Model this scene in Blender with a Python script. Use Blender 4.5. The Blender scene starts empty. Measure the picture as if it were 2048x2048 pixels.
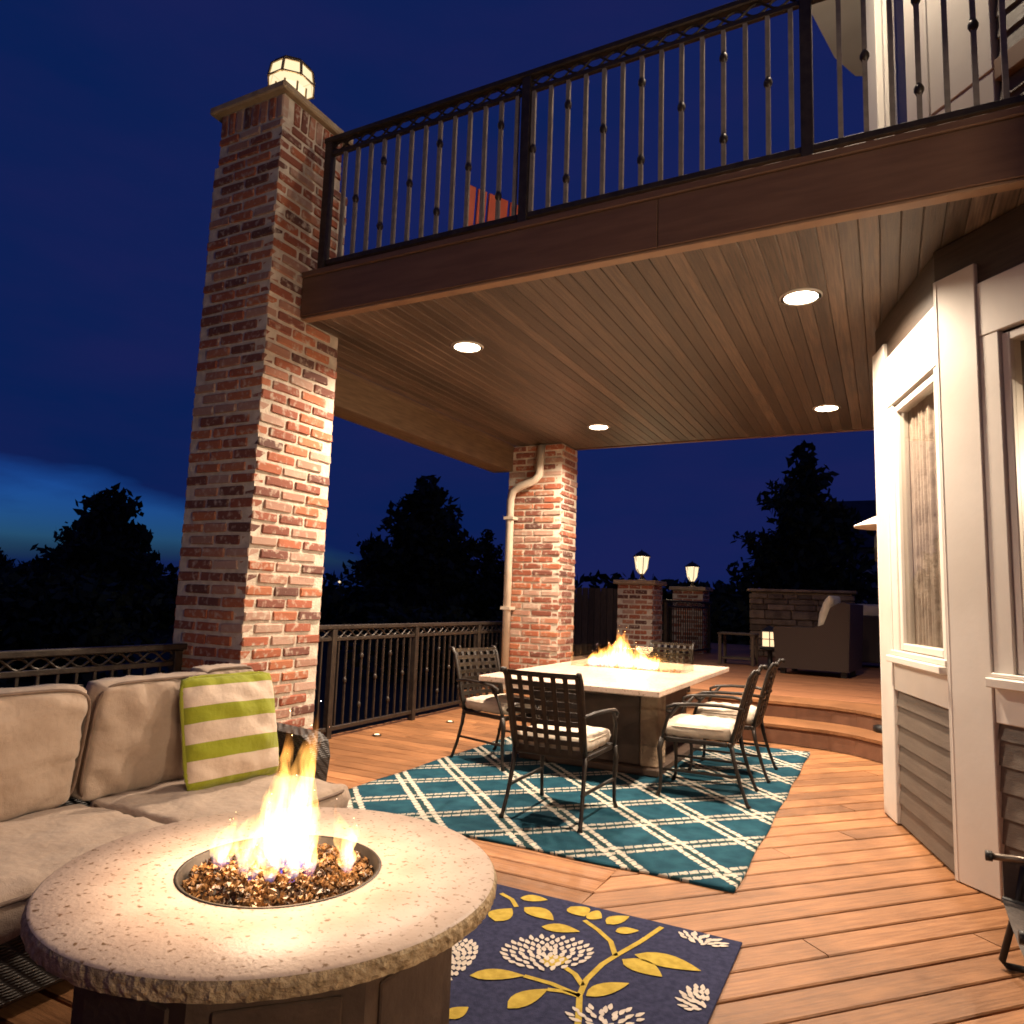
import bpy, math, random
from mathutils import Vector, Matrix
random.seed(7)
rnd = random.uniform
PI = math.pi
sc = bpy.context.scene
C = sc.collection

# ------------------------------------------------------------------ camera
cam_d = bpy.data.cameras.new('camera')
cam_d.sensor_width = 36.0
cam_d.lens = 36.0 * 1448.5 / 2048.0
cam_d.clip_start = 0.05
cam_d.clip_end = 3000.0
cam = bpy.data.objects.new('camera', cam_d)
C.objects.link(cam)
PIT, ROLL, YAW = 0.12068, 0.03458, -0.47737
_fw = Vector((math.sin(YAW) * math.cos(PIT), math.cos(YAW) * math.cos(PIT), math.sin(PIT)))
_rt = Vector((math.cos(YAW), -math.sin(YAW), 0))
_up = _rt.cross(_fw)
_r2 = _rt * math.cos(ROLL) + _up * math.sin(ROLL)
_u2 = _up * math.cos(ROLL) - _rt * math.sin(ROLL)
M = Matrix((_r2, _u2, -_fw)).transposed().to_4x4()
M.translation = Vector((0, 0, 1.38))
cam.matrix_world = M
sc.camera = cam

# ------------------------------------------------------------------ world: dusk sky
SUN_EL = math.radians(-3.5)
SUN_ROT = math.radians(-75)
w = bpy.data.worlds.new('World')
sc.world = w
w.use_nodes = True
wn, wl = w.node_tree.nodes, w.node_tree.links
wn.clear()
wo = wn.new('ShaderNodeOutputWorld')
wb = wn.new('ShaderNodeBackground')
sky = wn.new('ShaderNodeTexSky')
sky.sky_type = 'NISHITA'
sky.sun_disc = False
sky.sun_elevation = SUN_EL
sky.sun_rotation = SUN_ROT
sky.air_density = 1.0
sky.dust_density = 0.3
sky.ozone_density = 4.0
def wmath(op, a, b=None, c=None, clamp=False):
    q = wn.new('ShaderNodeMath'); q.operation = op; q.use_clamp = clamp
    for i, v in enumerate((a, b, c)):
        if v is None: continue
        if isinstance(v, (int, float)): q.inputs[i].default_value = v
        else: wl.new(v, q.inputs[i])
    return q.outputs[0]
tc = wn.new('ShaderNodeTexCoord')
mp = wn.new('ShaderNodeMapping')
mp.inputs['Scale'].default_value = (1.2, 1.2, 4.5)
nz = wn.new('ShaderNodeTexNoise')
nz.inputs['Scale'].default_value = 2.2
nz.inputs['Detail'].default_value = 7
nz.inputs['Roughness'].default_value = 0.55
wl.new(tc.outputs['Generated'], mp.inputs['Vector'])
wl.new(mp.outputs[0], nz.inputs['Vector'])
# clear twilight showing under the edge of a high cloud sheet, low in the west (-X)
clear = wn.new('ShaderNodeMixRGB'); clear.blend_type = 'MULTIPLY'; clear.inputs[0].default_value = 1.0
clear.inputs[2].default_value = (0.60, 2.5, 4.3, 1)
wl.new(sky.outputs[0], clear.inputs[1])
# the cloud sheet itself, faintly lit deep blue, purple away from the west
cr = wn.new('ShaderNodeValToRGB')
cr.color_ramp.elements[0].position = 0.35
cr.color_ramp.elements[0].color = (0.008, 0.036, 0.225, 1)
cr.color_ramp.elements[1].position = 0.68
cr.color_ramp.elements[1].color = (0.024, 0.037, 0.235, 1)
sp = wn.new('ShaderNodeSeparateXYZ')
wl.new(tc.outputs['Generated'], sp.inputs[0])
wl.new(wmath('MULTIPLY_ADD', sp.outputs['X'], 0.22, wmath('ADD', nz.outputs['Fac'], 0.12)), cr.inputs['Fac'])
# height of the sheet's lower edge: higher towards the west
edge = wmath('MULTIPLY_ADD', sp.outputs['X'], -0.42, -0.235)
hgt = wmath('SUBTRACT', wmath('MULTIPLY_ADD', wmath('SUBTRACT', nz.outputs['Fac'], 0.5), 0.10, sp.outputs['Z']), edge)
mask = wmath('MULTIPLY_ADD', hgt, 28.0, 0.5, True)
low = wmath('MULTIPLY_ADD', wmath('SUBTRACT', nz.outputs['Fac'], 0.44), 7.0, 0.0, True)
mask = wmath('MAXIMUM', mask, wmath('MULTIPLY', low, 0.55))
# dark bank right on the horizon
bank = wmath('MULTIPLY_ADD', wmath('SUBTRACT', wmath('MULTIPLY_ADD', nz.outputs['Fac'], 0.05, 0.025), sp.outputs['Z']), 30.0, 0.4, True)
mask = wmath('MAXIMUM', mask, wmath('MULTIPLY', bank, 0.92))
mul = wn.new('ShaderNodeMixRGB')
wl.new(mask, mul.inputs[0])
wl.new(clear.outputs[0], mul.inputs[1])
wl.new(cr.outputs[0], mul.inputs[2])
wl.new(mul.outputs[0], wb.inputs['Color'])
wb.inputs['Strength'].default_value = 0.35
wl.new(wb.outputs[0], wo.inputs['Surface'])

sc.view_settings.view_transform = 'Standard'
sc.view_settings.look = 'None'
sc.view_settings.exposure = 0.12
sc.view_settings.gamma = 1.0
sc.cycles.use_denoising = True
sc.cycles.filter_width = 1.7
sc.cycles.max_bounces = 6
sc.cycles.diffuse_bounces = 3
sc.cycles.glossy_bounces = 3
sc.cycles.transparent_max_bounces = 32
sc.cycles.sample_clamp_indirect = 4.0
sc.cycles.caustics_reflective = False
sc.cycles.caustics_refractive = False

# ------------------------------------------------------------------ helpers
def nset(o, label=None, cat=None, group=None, kind=None):
    if label: o['label'] = label
    if cat: o['category'] = cat
    if group: o['group'] = group
    if kind: o['kind'] = kind
    return o

def thing(name, label, cat, loc=(0, 0, 0), rz=0.0, group=None):
    o = bpy.data.objects.new(name, None)
    o.empty_display_size = 0.1
    C.objects.link(o)
    o.location = loc
    o.rotation_euler = (0, 0, rz)
    return nset(o, label, cat, group)

def struct(name, loc=(0, 0, 0)):
    o = bpy.data.objects.new(name, None)
    C.objects.link(o)
    o.location = loc
    o['kind'] = 'structure'
    return o

class MB:
    """collects faces of one mesh"""
    def __init__(s):
        s.v, s.f, s.sm = [], [], []
    def add(s, vs, fs, smooth=False):
        b = len(s.v)
        s.v += [tuple(v) for v in vs]
        s.f += [tuple(i + b for i in f) for f in fs]
        s.sm += [smooth] * len(fs)
        return s
    def box(s, x0, x1, y0, y1, z0, z1, bev=0.0):
        if bev <= 0:
            vs = [(x0, y0, z0), (x1, y0, z0), (x1, y1, z0), (x0, y1, z0), (x0, y0, z1), (x1, y0, z1), (x1, y1, z1), (x0, y1, z1)]
            return s.add(vs, [(0, 3, 2, 1), (4, 5, 6, 7), (0, 1, 5, 4), (1, 2, 6, 5), (2, 3, 7, 6), (3, 0, 4, 7)])
        # chamfered box: 24 vertices
        b = min(bev, abs(x1 - x0) * .45, abs(y1 - y0) * .45, abs(z1 - z0) * .45)
        xs, ys, zs = (x0, x1), (y0, y1), (z0, z1)
        vs, idx = [], {}
        for i in (0, 1):
            for j in (0, 1):
                for k in (0, 1):
                    dx, dy, dz = (b if i == 0 else -b), (b if j == 0 else -b), (b if k == 0 else -b)
                    X, Y, Z = xs[i], ys[j], zs[k]
                    for a, p in (('x', (X, Y + dy, Z + dz)), ('y', (X + dx, Y, Z + dz)), ('z', (X + dx, Y + dy, Z))):
                        idx[(i, j, k, a)] = len(vs)
                        vs.append(p)
        F = []
        g = lambda i, j, k, a: idx[(i, j, k, a)]
        for i in (0, 1):
            q = [g(i, 0, 0, 'x'), g(i, 1, 0, 'x'), g(i, 1, 1, 'x'), g(i, 0, 1, 'x')]
            F.append(tuple(q if i else q[::-1]))
            q = [g(0, i, 0, 'y'), g(0, i, 1, 'y'), g(1, i, 1, 'y'), g(1, i, 0, 'y')]
            F.append(tuple(q if i else q[::-1]))
            q = [g(0, 0, i, 'z'), g(1, 0, i, 'z'), g(1, 1, i, 'z'), g(0, 1, i, 'z')]
            F.append(tuple(q if i else q[::-1]))
        for i in (0, 1):
            for j in (0, 1):
                F.append((g(i, j, 0, 'x'), g(i, j, 1, 'x'), g(i, j, 1, 'y'), g(i, j, 0, 'y')))
                F.append((g(i, 0, j, 'x'), g(i, 1, j, 'x'), g(i, 1, j, 'z'), g(i, 0, j, 'z')))
                F.append((g(0, i, j, 'y'), g(1, i, j, 'y'), g(1, i, j, 'z'), g(0, i, j, 'z')))
                for k in (0, 1):
                    F.append((g(i, j, k, 'x'), g(i, j, k, 'y'), g(i, j, k, 'z')))
        return s.add(vs, F)
    def prism(s, poly, z0, z1):
        n = len(poly)
        vs = [(p[0], p[1], z0) for p in poly] + [(p[0], p[1], z1) for p in poly]
        fs = [tuple(range(n))[::-1], tuple(range(n, 2 * n))]
        fs += [(i, (i + 1) % n, n + (i + 1) % n, n + i) for i in range(n)]
        return s.add(vs, fs)
    def tube(s, path, r, n=8, flat=1.0, smooth=True, closed=False):
        """sweep a circle (or list of radii) along a path"""
        P = [Vector(p) for p in path]
        m = len(P)
        rs = r if isinstance(r, (list, tuple)) else [r] * m
        t0 = (P[1] - P[0]).normalized()
        ref = Vector((0, 0, 1)) if abs(t0.z) < 0.9 else Vector((0, 1, 0))
        u = t0.cross(ref).normalized()
        vs = []
        for i in range(m):
            if closed:
                t = (P[(i + 1) % m] - P[i - 1]).normalized()
            else:
                t = (P[min(i + 1, m - 1)] - P[max(i - 1, 0)]).normalized()
            u = (u - t * u.dot(t)).normalized()
            v = t.cross(u)
            for k in range(n):
                a = 2 * PI * k / n
                vs.append(P[i] + u * (math.cos(a) * rs[i]) + v * (math.sin(a) * rs[i] * flat))
        fs = []
        for i in range(m if closed else m - 1):
            j = (i + 1) % m
            for k in range(n):
                l = (k + 1) % n
                fs.append((i * n + k, i * n + l, j * n + l, j * n + k))
        s.add(vs, fs, smooth)
        if not closed:
            b = len(s.v) - len(vs)
            s.f.append(tuple(b + k for k in range(n))[::-1]); s.sm.append(False)
            s.f.append(tuple(b + (m - 1) * n + k for k in range(n))); s.sm.append(False)
        return s
    def bar(s, a, b, wx, wz=None):
        """rectangular bar from a to b"""
        wz = wz or wx
        a, b = Vector(a), Vector(b)
        t = (b - a).normalized()
        ref = Vector((0, 0, 1)) if abs(t.z) < 0.95 else Vector((0, 1, 0))
        u = t.cross(ref).normalized()
        v = u.cross(t).normalized()
        vs = []
        for p in (a, b):
            for su, sv in ((-1, -1), (1, -1), (1, 1), (-1, 1)):
                vs.append(p + u * (su * wx / 2) + v * (sv * wz / 2))
        return s.add(vs, [(0, 3, 2, 1), (4, 5, 6, 7), (0, 1, 5, 4), (1, 2, 6, 5), (2, 3, 7, 6), (3, 0, 4, 7)])
    def lathe(s, prof, n=24, c=(0, 0), smooth=True, a0=0.0, cap=True):
        vs = []
        for r, z in prof:
            for k in range(n):
                a = a0 + 2 * PI * k / n
                vs.append((c[0] + r * math.cos(a), c[1] + r * math.sin(a), z))
        fs = []
        for i in range(len(prof) - 1):
            for k in range(n):
                l = (k + 1) % n
                fs.append((i * n + k, i * n + l, (i + 1) * n + l, (i + 1) * n + k))
        s.add(vs, fs, smooth)
        b = len(s.v) - len(vs)
        if cap and prof[0][0] > 1e-4:
            s.f.append(tuple(b + k for k in range(n))[::-1]); s.sm.append(False)
        if cap and prof[-1][0] > 1e-4:
            s.f.append(tuple(b + (len(prof) - 1) * n + k for k in range(n))); s.sm.append(False)
        return s
    def xf(s, m, i0=0):
        for i in range(i0, len(s.v)):
            s.v[i] = tuple(m @ Vector(s.v[i]))
        return s
    def mesh(s, name, mat):
        me = bpy.data.meshes.new(name)
        me.from_pydata(s.v, [], s.f)
        me.polygons.foreach_set('use_smooth', s.sm)
        if mat: me.materials.append(mat)
        me.update()
        return me
    def build(s, name, mat, parent=None, loc=(0, 0, 0), rz=0.0):
        return link(name, s.mesh(name, mat), parent, loc, (0, 0, rz))

def link(name, me, parent=None, loc=(0, 0, 0), rot=(0, 0, 0)):
    o = bpy.data.objects.new(name, me)
    C.objects.link(o)
    o.parent = parent
    o.location = loc
    o.rotation_euler = rot
    return o

def dup(root, loc, rz, label=None):
    r = root.copy(); C.objects.link(r)
    r.location = loc; r.rotation_euler = (0, 0, rz)
    if label: r['label'] = label
    for ch in list(root.children):
        c = ch.copy(); C.objects.link(c); c.parent = r
        for g in list(ch.children):
            d = g.copy(); C.objects.link(d); d.parent = c
    return r

# ------------------------------------------------------------------ materials
def newmat(name):
    m = bpy.data.materials.new(name)
    m.use_nodes = True
    nt = m.node_tree
    return m, nt.nodes, nt.links, nt.nodes['Principled BSDF']

def pm(name, c1, c2=None, scale=8.0, rough=0.6, bump=0.0, bscale=None, stretch=(1, 1, 1), metal=0.0, spec=0.5, detail=5, objrand=0.0, p0=0.35, p1=0.65, rvar=0.0, disp=0.01, dirt=0.0):
    """noise between two colours, optional per object brightness variation and bump"""
    m, n, l, b = newmat(name)
    c2 = c2 or tuple(min(1, x * 1.15) for x in c1)
    b.inputs['Roughness'].default_value = rough
    b.inputs['Metallic'].default_value = metal
    b.inputs['Specular IOR Level'].default_value = spec
    t = n.new('ShaderNodeTexCoord')
    mpn = n.new('ShaderNodeMapping')
    mpn.inputs['Scale'].default_value = stretch
    oi = n.new('ShaderNodeObjectInfo')
    vm = n.new('ShaderNodeVectorMath'); vm.operation = 'MULTIPLY_ADD'
    vm.inputs[1].default_value = (1, 1, 1)
    cmb = n.new('ShaderNodeVectorMath'); cmb.operation = 'SCALE'
    cmb.inputs[0].default_value = (37.0, 51.0, 23.0)
    l.new(oi.outputs['Random'], cmb.inputs['Scale'])
    l.new(t.outputs['Object'], mpn.inputs['Vector'])
    l.new(mpn.outputs[0], vm.inputs[0])
    l.new(cmb.outputs[0], vm.inputs[2])
    x = n.new('ShaderNodeTexNoise')
    x.inputs['Scale'].default_value = scale
    x.inputs['Detail'].default_value = detail
    l.new(vm.outputs[0], x.inputs['Vector'])
    r = n.new('ShaderNodeValToRGB')
    r.color_ramp.elements[0].position = p0
    r.color_ramp.elements[1].position = p1
    r.color_ramp.elements[0].color = (*c1, 1)
    r.color_ramp.elements[1].color = (*c2, 1)
    l.new(x.outputs['Fac'], r.inputs['Fac'])
    out = r.outputs[0]
    if objrand:
        mr = n.new('ShaderNodeMapRange')
        mr.inputs['To Min'].default_value = 1 - objrand
        mr.inputs['To Max'].default_value = 1 + objrand
        l.new(oi.outputs['Random'], mr.inputs['Value'])
        mx = n.new('ShaderNodeVectorMath'); mx.operation = 'SCALE'
        l.new(out, mx.inputs[0]); l.new(mr.outputs[0], mx.inputs['Scale'])
        out = mx.outputs[0]
    if dirt:
        gp = n.new('ShaderNodeNewGeometry')
        dn = n.new('ShaderNodeTexNoise'); dn.inputs['Scale'].default_value = 1.7; dn.inputs['Detail'].default_value = 8; dn.inputs['Roughness'].default_value = .65
        l.new(gp.outputs['Position'], dn.inputs['Vector'])
        dr = n.new('ShaderNodeMapRange'); dr.inputs['From Min'].default_value = .35; dr.inputs['From Max'].default_value = .62
        dr.inputs['To Min'].default_value = 1 - dirt; dr.inputs['To Max'].default_value = 1.06
        l.new(dn.outputs['Fac'], dr.inputs['Value'])
        ds = n.new('ShaderNodeVectorMath'); ds.operation = 'SCALE'
        l.new(out, ds.inputs[0]); l.new(dr.outputs[0], ds.inputs['Scale'])
        out = ds.outputs[0]
    l.new(out, b.inputs['Base Color'])
    if rvar:
        mr2 = n.new('ShaderNodeMapRange')
        mr2.inputs['To Min'].default_value = max(0.05, rough - rvar)
        mr2.inputs['To Max'].default_value = min(1, rough + rvar)
        l.new(x.outputs['Fac'], mr2.inputs['Value'])
        l.new(mr2.outputs[0], b.inputs['Roughness'])
    if bump:
        x2 = n.new('ShaderNodeTexNoise')
        x2.inputs['Scale'].default_value = bscale or scale * 3
        x2.inputs['Detail'].default_value = 6
        l.new(vm.outputs[0], x2.inputs['Vector'])
        bn = n.new('ShaderNodeBump')
        bn.inputs['Strength'].default_value = bump
        bn.inputs['Distance'].default_value = disp
        l.new(x2.outputs['Fac'], bn.inputs['Height'])
        l.new(bn.outputs[0], b.inputs['Normal'])
    return m

def emat(name, col, strength):
    m, n, l, b = newmat(name)
    b.inputs['Base Color'].default_value = (*col, 1)
    b.inputs['Emission Color'].default_value = (*col, 1)
    b.inputs['Emission Strength'].default_value = strength
    return m

def lit_glass(name, col, strength):
    """frosted lamp glass: glows and lets part of the bulb's light through"""
    m, n, l, b = newmat(name)
    n.remove(b)
    e = n.new('ShaderNodeEmission'); e.inputs[0].default_value = (*col, 1); e.inputs[1].default_value = strength
    t = n.new('ShaderNodeBsdfTransparent')
    mx = n.new('ShaderNodeMixShader'); mx.inputs[0].default_value = .5
    l.new(t.outputs[0], mx.inputs[1]); l.new(e.outputs[0], mx.inputs[2])
    l.new(mx.outputs[0], n['Material Output'].inputs['Surface'])
    return m

def brick_mat(name='brick_face'):
    m, n, l, b = newmat(name)
    t = n.new('ShaderNodeTexCoord')
    oi = n.new('ShaderNodeObjectInfo')
    g = n.new('ShaderNodeNewGeometry')
    ad = n.new('ShaderNodeMath'); ad.operation = 'ADD'
    fr = n.new('ShaderNodeMath'); fr.operation = 'FRACT'
    l.new(oi.outputs['Random'], ad.inputs[0]); l.new(g.outputs['Random Per Island'], ad.inputs[1])
    l.new(ad.outputs[0], fr.inputs[0])
    r = n.new('ShaderNodeValToRGB')
    r.color_ramp.interpolation = 'LINEAR'
    els = [(0.0, (0.11, 0.045, 0.034)), (0.13, (0.20, 0.068, 0.045)), (0.45, (0.33, 0.092, 0.045)), (0.72, (0.43, 0.150, 0.070)), (0.86, (0.36, 0.19, 0.135)), (1.0, (0.46, 0.30, 0.23))]
    while len(r.color_ramp.elements) < len(els): r.color_ramp.elements.new(0.5)
    for e, (p, c) in zip(r.color_ramp.elements, els):
        e.position = p; e.color = (*c, 1)
    l.new(fr.outputs[0], r.inputs['Fac'])
    x = n.new('ShaderNodeTexNoise')
    x.inputs['Scale'].default_value = 22; x.inputs['Detail'].default_value = 7
    l.new(g.outputs['Position'], x.inputs['Vector'])
    r2 = n.new('ShaderNodeValToRGB')
    r2.color_ramp.elements[0].position = 0.53; r2.color_ramp.elements[0].color = (0, 0, 0, 1)
    r2.color_ramp.elements[1].position = 0.72; r2.color_ramp.elements[1].color = (1, 1, 1, 1)
    l.new(x.outputs['Fac'], r2.inputs['Fac'])
    mx = n.new('ShaderNodeMixRGB')
    mx.inputs[2].default_value = (0.52, 0.42, 0.33, 1)
    l.new(r2.outputs[0], mx.inputs[0]); l.new(r.outputs[0], mx.inputs[1])
    l.new(mx.outputs[0], b.inputs['Base Color'])
    b.inputs['Roughness'].default_value = 0.85
    x2 = n.new('ShaderNodeTexNoise')
    x2.inputs['Scale'].default_value = 90; x2.inputs['Detail'].default_value = 5
    l.new(g.outputs['Position'], x2.inputs['Vector'])
    bn = n.new('ShaderNodeBump'); bn.inputs['Strength'].default_value = 0.6; bn.inputs['Distance'].default_value = 0.006
    l.new(x2.outputs['Fac'], bn.inputs['Height']); l.new(bn.outputs[0], b.inputs['Normal'])
    return m

def weave_mat(name, c1, c2, sc_=60.0):
    m, n, l, b = newmat(name)
    t = n.new('ShaderNodeTexCoord')
    w1 = n.new('ShaderNodeTexWave'); w1.bands_direction = 'Z'; w1.inputs['Scale'].default_value = sc_ / 2; w1.inputs['Distortion'].default_value = 2.0
    w2 = n.new('ShaderNodeTexWave'); w2.bands_direction = 'DIAGONAL'; w2.inputs['Scale'].default_value = sc_ / 5
    l.new(t.outputs['Object'], w1.inputs['Vector']); l.new(t.outputs['Object'], w2.inputs['Vector'])
    mu = n.new('ShaderNodeMath'); mu.operation = 'MULTIPLY'
    l.new(w1.outputs['Fac'], mu.inputs[0]); l.new(w2.outputs['Fac'], mu.inputs[1])
    r = n.new('ShaderNodeValToRGB')
    r.color_ramp.elements[0].color = (*c1, 1); r.color_ramp.elements[1].color = (*c2, 1)
    l.new(mu.outputs[0], r.inputs['Fac']); l.new(r.outputs[0], b.inputs['Base Color'])
    b.inputs['Roughness'].default_value = 0.55
    bn = n.new('ShaderNodeBump'); bn.inputs['Strength'].default_value = 0.9; bn.inputs['Distance'].default_value = 0.01
    l.new(mu.outputs[0], bn.inputs['Height']); l.new(bn.outputs[0], b.inputs['Normal'])
    return m

def fabric_mat(name, c1, c2, stripes=None):
    m, n, l, b = newmat(name)
    t = n.new('ShaderNodeTexCoord')
    x = n.new('ShaderNodeTexNoise'); x.inputs['Scale'].default_value = 5; x.inputs['Detail'].default_value = 6
    l.new(t.outputs['Object'], x.inputs['Vector'])
    r = n.new('ShaderNodeValToRGB')
    r.color_ramp.elements[0].position = .3; r.color_ramp.elements[1].position = .7
    r.color_ramp.elements[0].color = (*c1, 1); r.color_ramp.elements[1].color = (*c2, 1)
    l.new(x.outputs['Fac'], r.inputs['Fac'])
    out = r.outputs[0]
    if stripes:
        col, period, duty, off = stripes
        sx = n.new('ShaderNodeSeparateXYZ'); l.new(t.outputs['Object'], sx.inputs[0])
        a = n.new('ShaderNodeMath'); a.operation = 'MULTIPLY_ADD'
        a.inputs[1].default_value = 1 / period; a.inputs[2].default_value = off
        wob = n.new('ShaderNodeMath'); wob.operation = 'MULTIPLY_ADD'; wob.inputs[1].default_value = 0.012; 
        l.new(x.outputs['Fac'], wob.inputs[0]); l.new(sx.outputs['Y'], wob.inputs[2])
        l.new(wob.outputs[0], a.inputs[0])
        f = n.new('ShaderNodeMath'); f.operation = 'FRACT'; l.new(a.outputs[0], f.inputs[0])
        gt = n.new('ShaderNodeMath'); gt.operation = 'LESS_THAN'; gt.inputs[1].default_value = duty
        l.new(f.outputs[0], gt.inputs[0])
        mx = n.new('ShaderNodeMixRGB'); mx.inputs[2].default_value = (*col, 1)
        l.new(gt.outputs[0], mx.inputs[0]); l.new(out, mx.inputs[1]); out = mx.outputs[0]
    l.new(out, b.inputs['Base Color'])
    b.inputs['Roughness'].default_value = 0.95
    b.inputs['Specular IOR Level'].default_value = 0.15
    b.inputs['Sheen Weight'].default_value = 0.15
    x1 = n.new('ShaderNodeTexNoise'); x1.inputs['Scale'].default_value = 7; x1.inputs['Detail'].default_value = 3
    x2 = n.new('ShaderNodeTexNoise'); x2.inputs['Scale'].default_value = 260
    l.new(t.outputs['Object'], x1.inputs['Vector']); l.new(t.outputs['Object'], x2.inputs['Vector'])
    b1 = n.new('ShaderNodeBump'); b1.inputs['Strength'].default_value = .8; b1.inputs['Distance'].default_value = .035
    b2 = n.new('ShaderNodeBump'); b2.inputs['Strength'].default_value = .6; b2.inputs['Distance'].default_value = .004
    l.new(x1.outputs['Fac'], b1.inputs['Height']); l.new(x2.outputs['Fac'], b2.inputs['Height'])
    l.new(b1.outputs[0], b2.inputs['Normal']); l.new(b2.outputs[0], b.inputs['Normal'])
    return m

def glass_mat(name, tint=(0.95, 0.94, 0.92), refl=0.12, rough=0.02):
    m, n, l, b = newmat(name)
    n.remove(b)
    tr = n.new('ShaderNodeBsdfTransparent'); tr.inputs[0].default_value = (*tint, 1)
    gl = n.new('ShaderNodeBsdfGlossy'); gl.inputs['Roughness'].default_value = rough
    lw = n.new('ShaderNodeLayerWeight'); lw.inputs['Blend'].default_value = .5
    fz = n.new('ShaderNodeMath'); fz.operation = 'POWER'; fz.inputs[1].default_value = 5.0
    l.new(lw.outputs['Facing'], fz.inputs[0])
    ad = n.new('ShaderNodeMath'); ad.operation = 'ADD'; ad.use_clamp = True; ad.inputs[1].default_value = refl * .3
    mx = n.new('ShaderNodeMixShader')
    l.new(fz.outputs[0], ad.inputs[0]); l.new(ad.outputs[0], mx.inputs[0])
    l.new(tr.outputs[0], mx.inputs[1]); l.new(gl.outputs[0], mx.inputs[2])
    l.new(mx.outputs[0], n['Material Output'].inputs['Surface'])
    return m

def flame_mat(name, h, k):
    """glowing gas: emission in the volume, white hot low down, orange and thinner towards the tip"""
    m, n, l, b = newmat(name)
    n.remove(b)
    t = n.new('ShaderNodeTexCoord')
    sx = n.new('ShaderNodeSeparateXYZ'); l.new(t.outputs['Object'], sx.inputs[0])
    mr = n.new('ShaderNodeMapRange'); mr.inputs['From Max'].default_value = h
    l.new(sx.outputs['Z'], mr.inputs['Value'])
    r = n.new('ShaderNodeValToRGB')
    els = [(0.0, (0.10, 0.12, 1.0)), (0.10, (0.75, 0.55, 0.75)), (0.22, (1.0, 0.62, 0.22)), (0.6, (1.0, 0.45, 0.10)), (1.0, (1.0, 0.26, 0.03))]
    while len(r.color_ramp.elements) < len(els): r.color_ramp.elements.new(0.5)
    for e, (p, c) in zip(r.color_ramp.elements, els):
        e.position = p; e.color = (*c, 1)
    r2 = n.new('ShaderNodeValToRGB')
    els = [(0.0, .06), (0.10, .30), (0.25, 1.0), (0.6, .75), (0.85, .22), (1.0, .0)]
    while len(r2.color_ramp.elements) < len(els): r2.color_ramp.elements.new(0.5)
    for e, (p, c) in zip(r2.color_ramp.elements, els):
        e.position = p; e.color = (c, c, c, 1)
    l.new(mr.outputs[0], r.inputs['Fac']); l.new(mr.outputs[0], r2.inputs['Fac'])
    mpn = n.new('ShaderNodeMapping'); mpn.inputs['Scale'].default_value = (26, 26, 6)
    l.new(t.outputs['Object'], mpn.inputs[0])
    x = n.new('ShaderNodeTexNoise'); x.inputs['Scale'].default_value = 1.0; x.inputs['Detail'].default_value = 3; x.inputs['Distortion'].default_value = 1.2
    oi = n.new('ShaderNodeObjectInfo')
    av = n.new('ShaderNodeVectorMath'); av.operation = 'ADD'
    l.new(mpn.outputs[0], av.inputs[0]); l.new(oi.outputs['Location'], av.inputs[1])
    l.new(av.outputs[0], x.inputs['Vector'])
    mr2 = n.new('ShaderNodeMapRange'); mr2.inputs['From Min'].default_value = .40; mr2.inputs['From Max'].default_value = .66
    mr2.inputs['To Min'].default_value = .02; mr2.inputs['To Max'].default_value = 1.9
    l.new(x.outputs['Fac'], mr2.inputs['Value'])
    mu = n.new('ShaderNodeMath'); mu.operation = 'MULTIPLY'
    l.new(r2.outputs[0], mu.inputs[0]); l.new(mr2.outputs[0], mu.inputs[1])
    mu2 = n.new('ShaderNodeMath'); mu2.operation = 'MULTIPLY'; mu2.inputs[1].default_value = k
    l.new(mu.outputs[0], mu2.inputs[0])
    e = n.new('ShaderNodeEmission')
    l.new(r.outputs[0], e.inputs['Color']); l.new(mu2.outputs[0], e.inputs['Strength'])
    l.new(e.outputs[0], n['Material Output'].inputs['Volume'])
    return m

MT = {}
MT['brick'] = brick_mat()
MT['mortar'] = pm('mortar', (0.52, 0.43, 0.34), (0.68, 0.59, 0.48), 14, .95, .7, 60)
MT['cap'] = pm('limestone_cap', (0.33, 0.24, 0.15), (0.45, 0.34, 0.22), 9, .85, .4, 50)
MT['deck'] = pm('deck_composite', (0.265, 0.114, 0.045), (0.405, 0.188, 0.080), 5, .5, .3, 30, (1.0, 16, 16), objrand=.26, spec=.35, rvar=.1, dirt=.30)
MT['terrace'] = pm('terrace_composite', (0.26, 0.11, 0.05), (0.38, 0.17, 0.08), 5, .55, .25, 30, (1.0, 14, 14), objrand=.15, spec=.3)
MT['riser'] = pm('step_riser', (0.15, 0.07, 0.04), (0.20, 0.095, 0.055), 8, .6, .2, 40)
MT['soffit'] = pm('stained_cedar', (0.042, 0.029, 0.021), (0.14, 0.096, 0.068), 4, .42, .5, 22, (22, .7, 22), objrand=.40, rvar=.12, disp=.005)
MT['soffit_trim'] = pm('soffit_trim', (0.22, 0.13, 0.08), (0.28, 0.17, 0.10), 6, .55)
MT['fascia'] = pm('brown_fascia', (0.115, 0.058, 0.034), (0.15, 0.078, 0.047), 2.5, .5, .08, 40, (1, 8, 8))
MT['beam'] = pm('stained_beam', (0.11, 0.068, 0.038), (0.18, 0.115, 0.065), 4, .55, .2, 20, (12, 1, 12))
MT['iron'] = pm('bronze_iron', (0.030, 0.021, 0.016), (0.05, 0.036, 0.027), 20, .42, .15, 90, metal=.35)
MT['baluster'] = pm('lit_baluster_metal', (0.20, 0.17, 0.14), (0.27, 0.23, 0.19), 20, .5, .1, 90, metal=.15)  # paler than the iron: balcony lamplight put into the colour
MT['chair_iron'] = pm('cast_aluminium', (0.012, 0.008, 0.006), (0.024, 0.016, 0.011), 25, .42, .2, 70, metal=.2)
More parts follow.
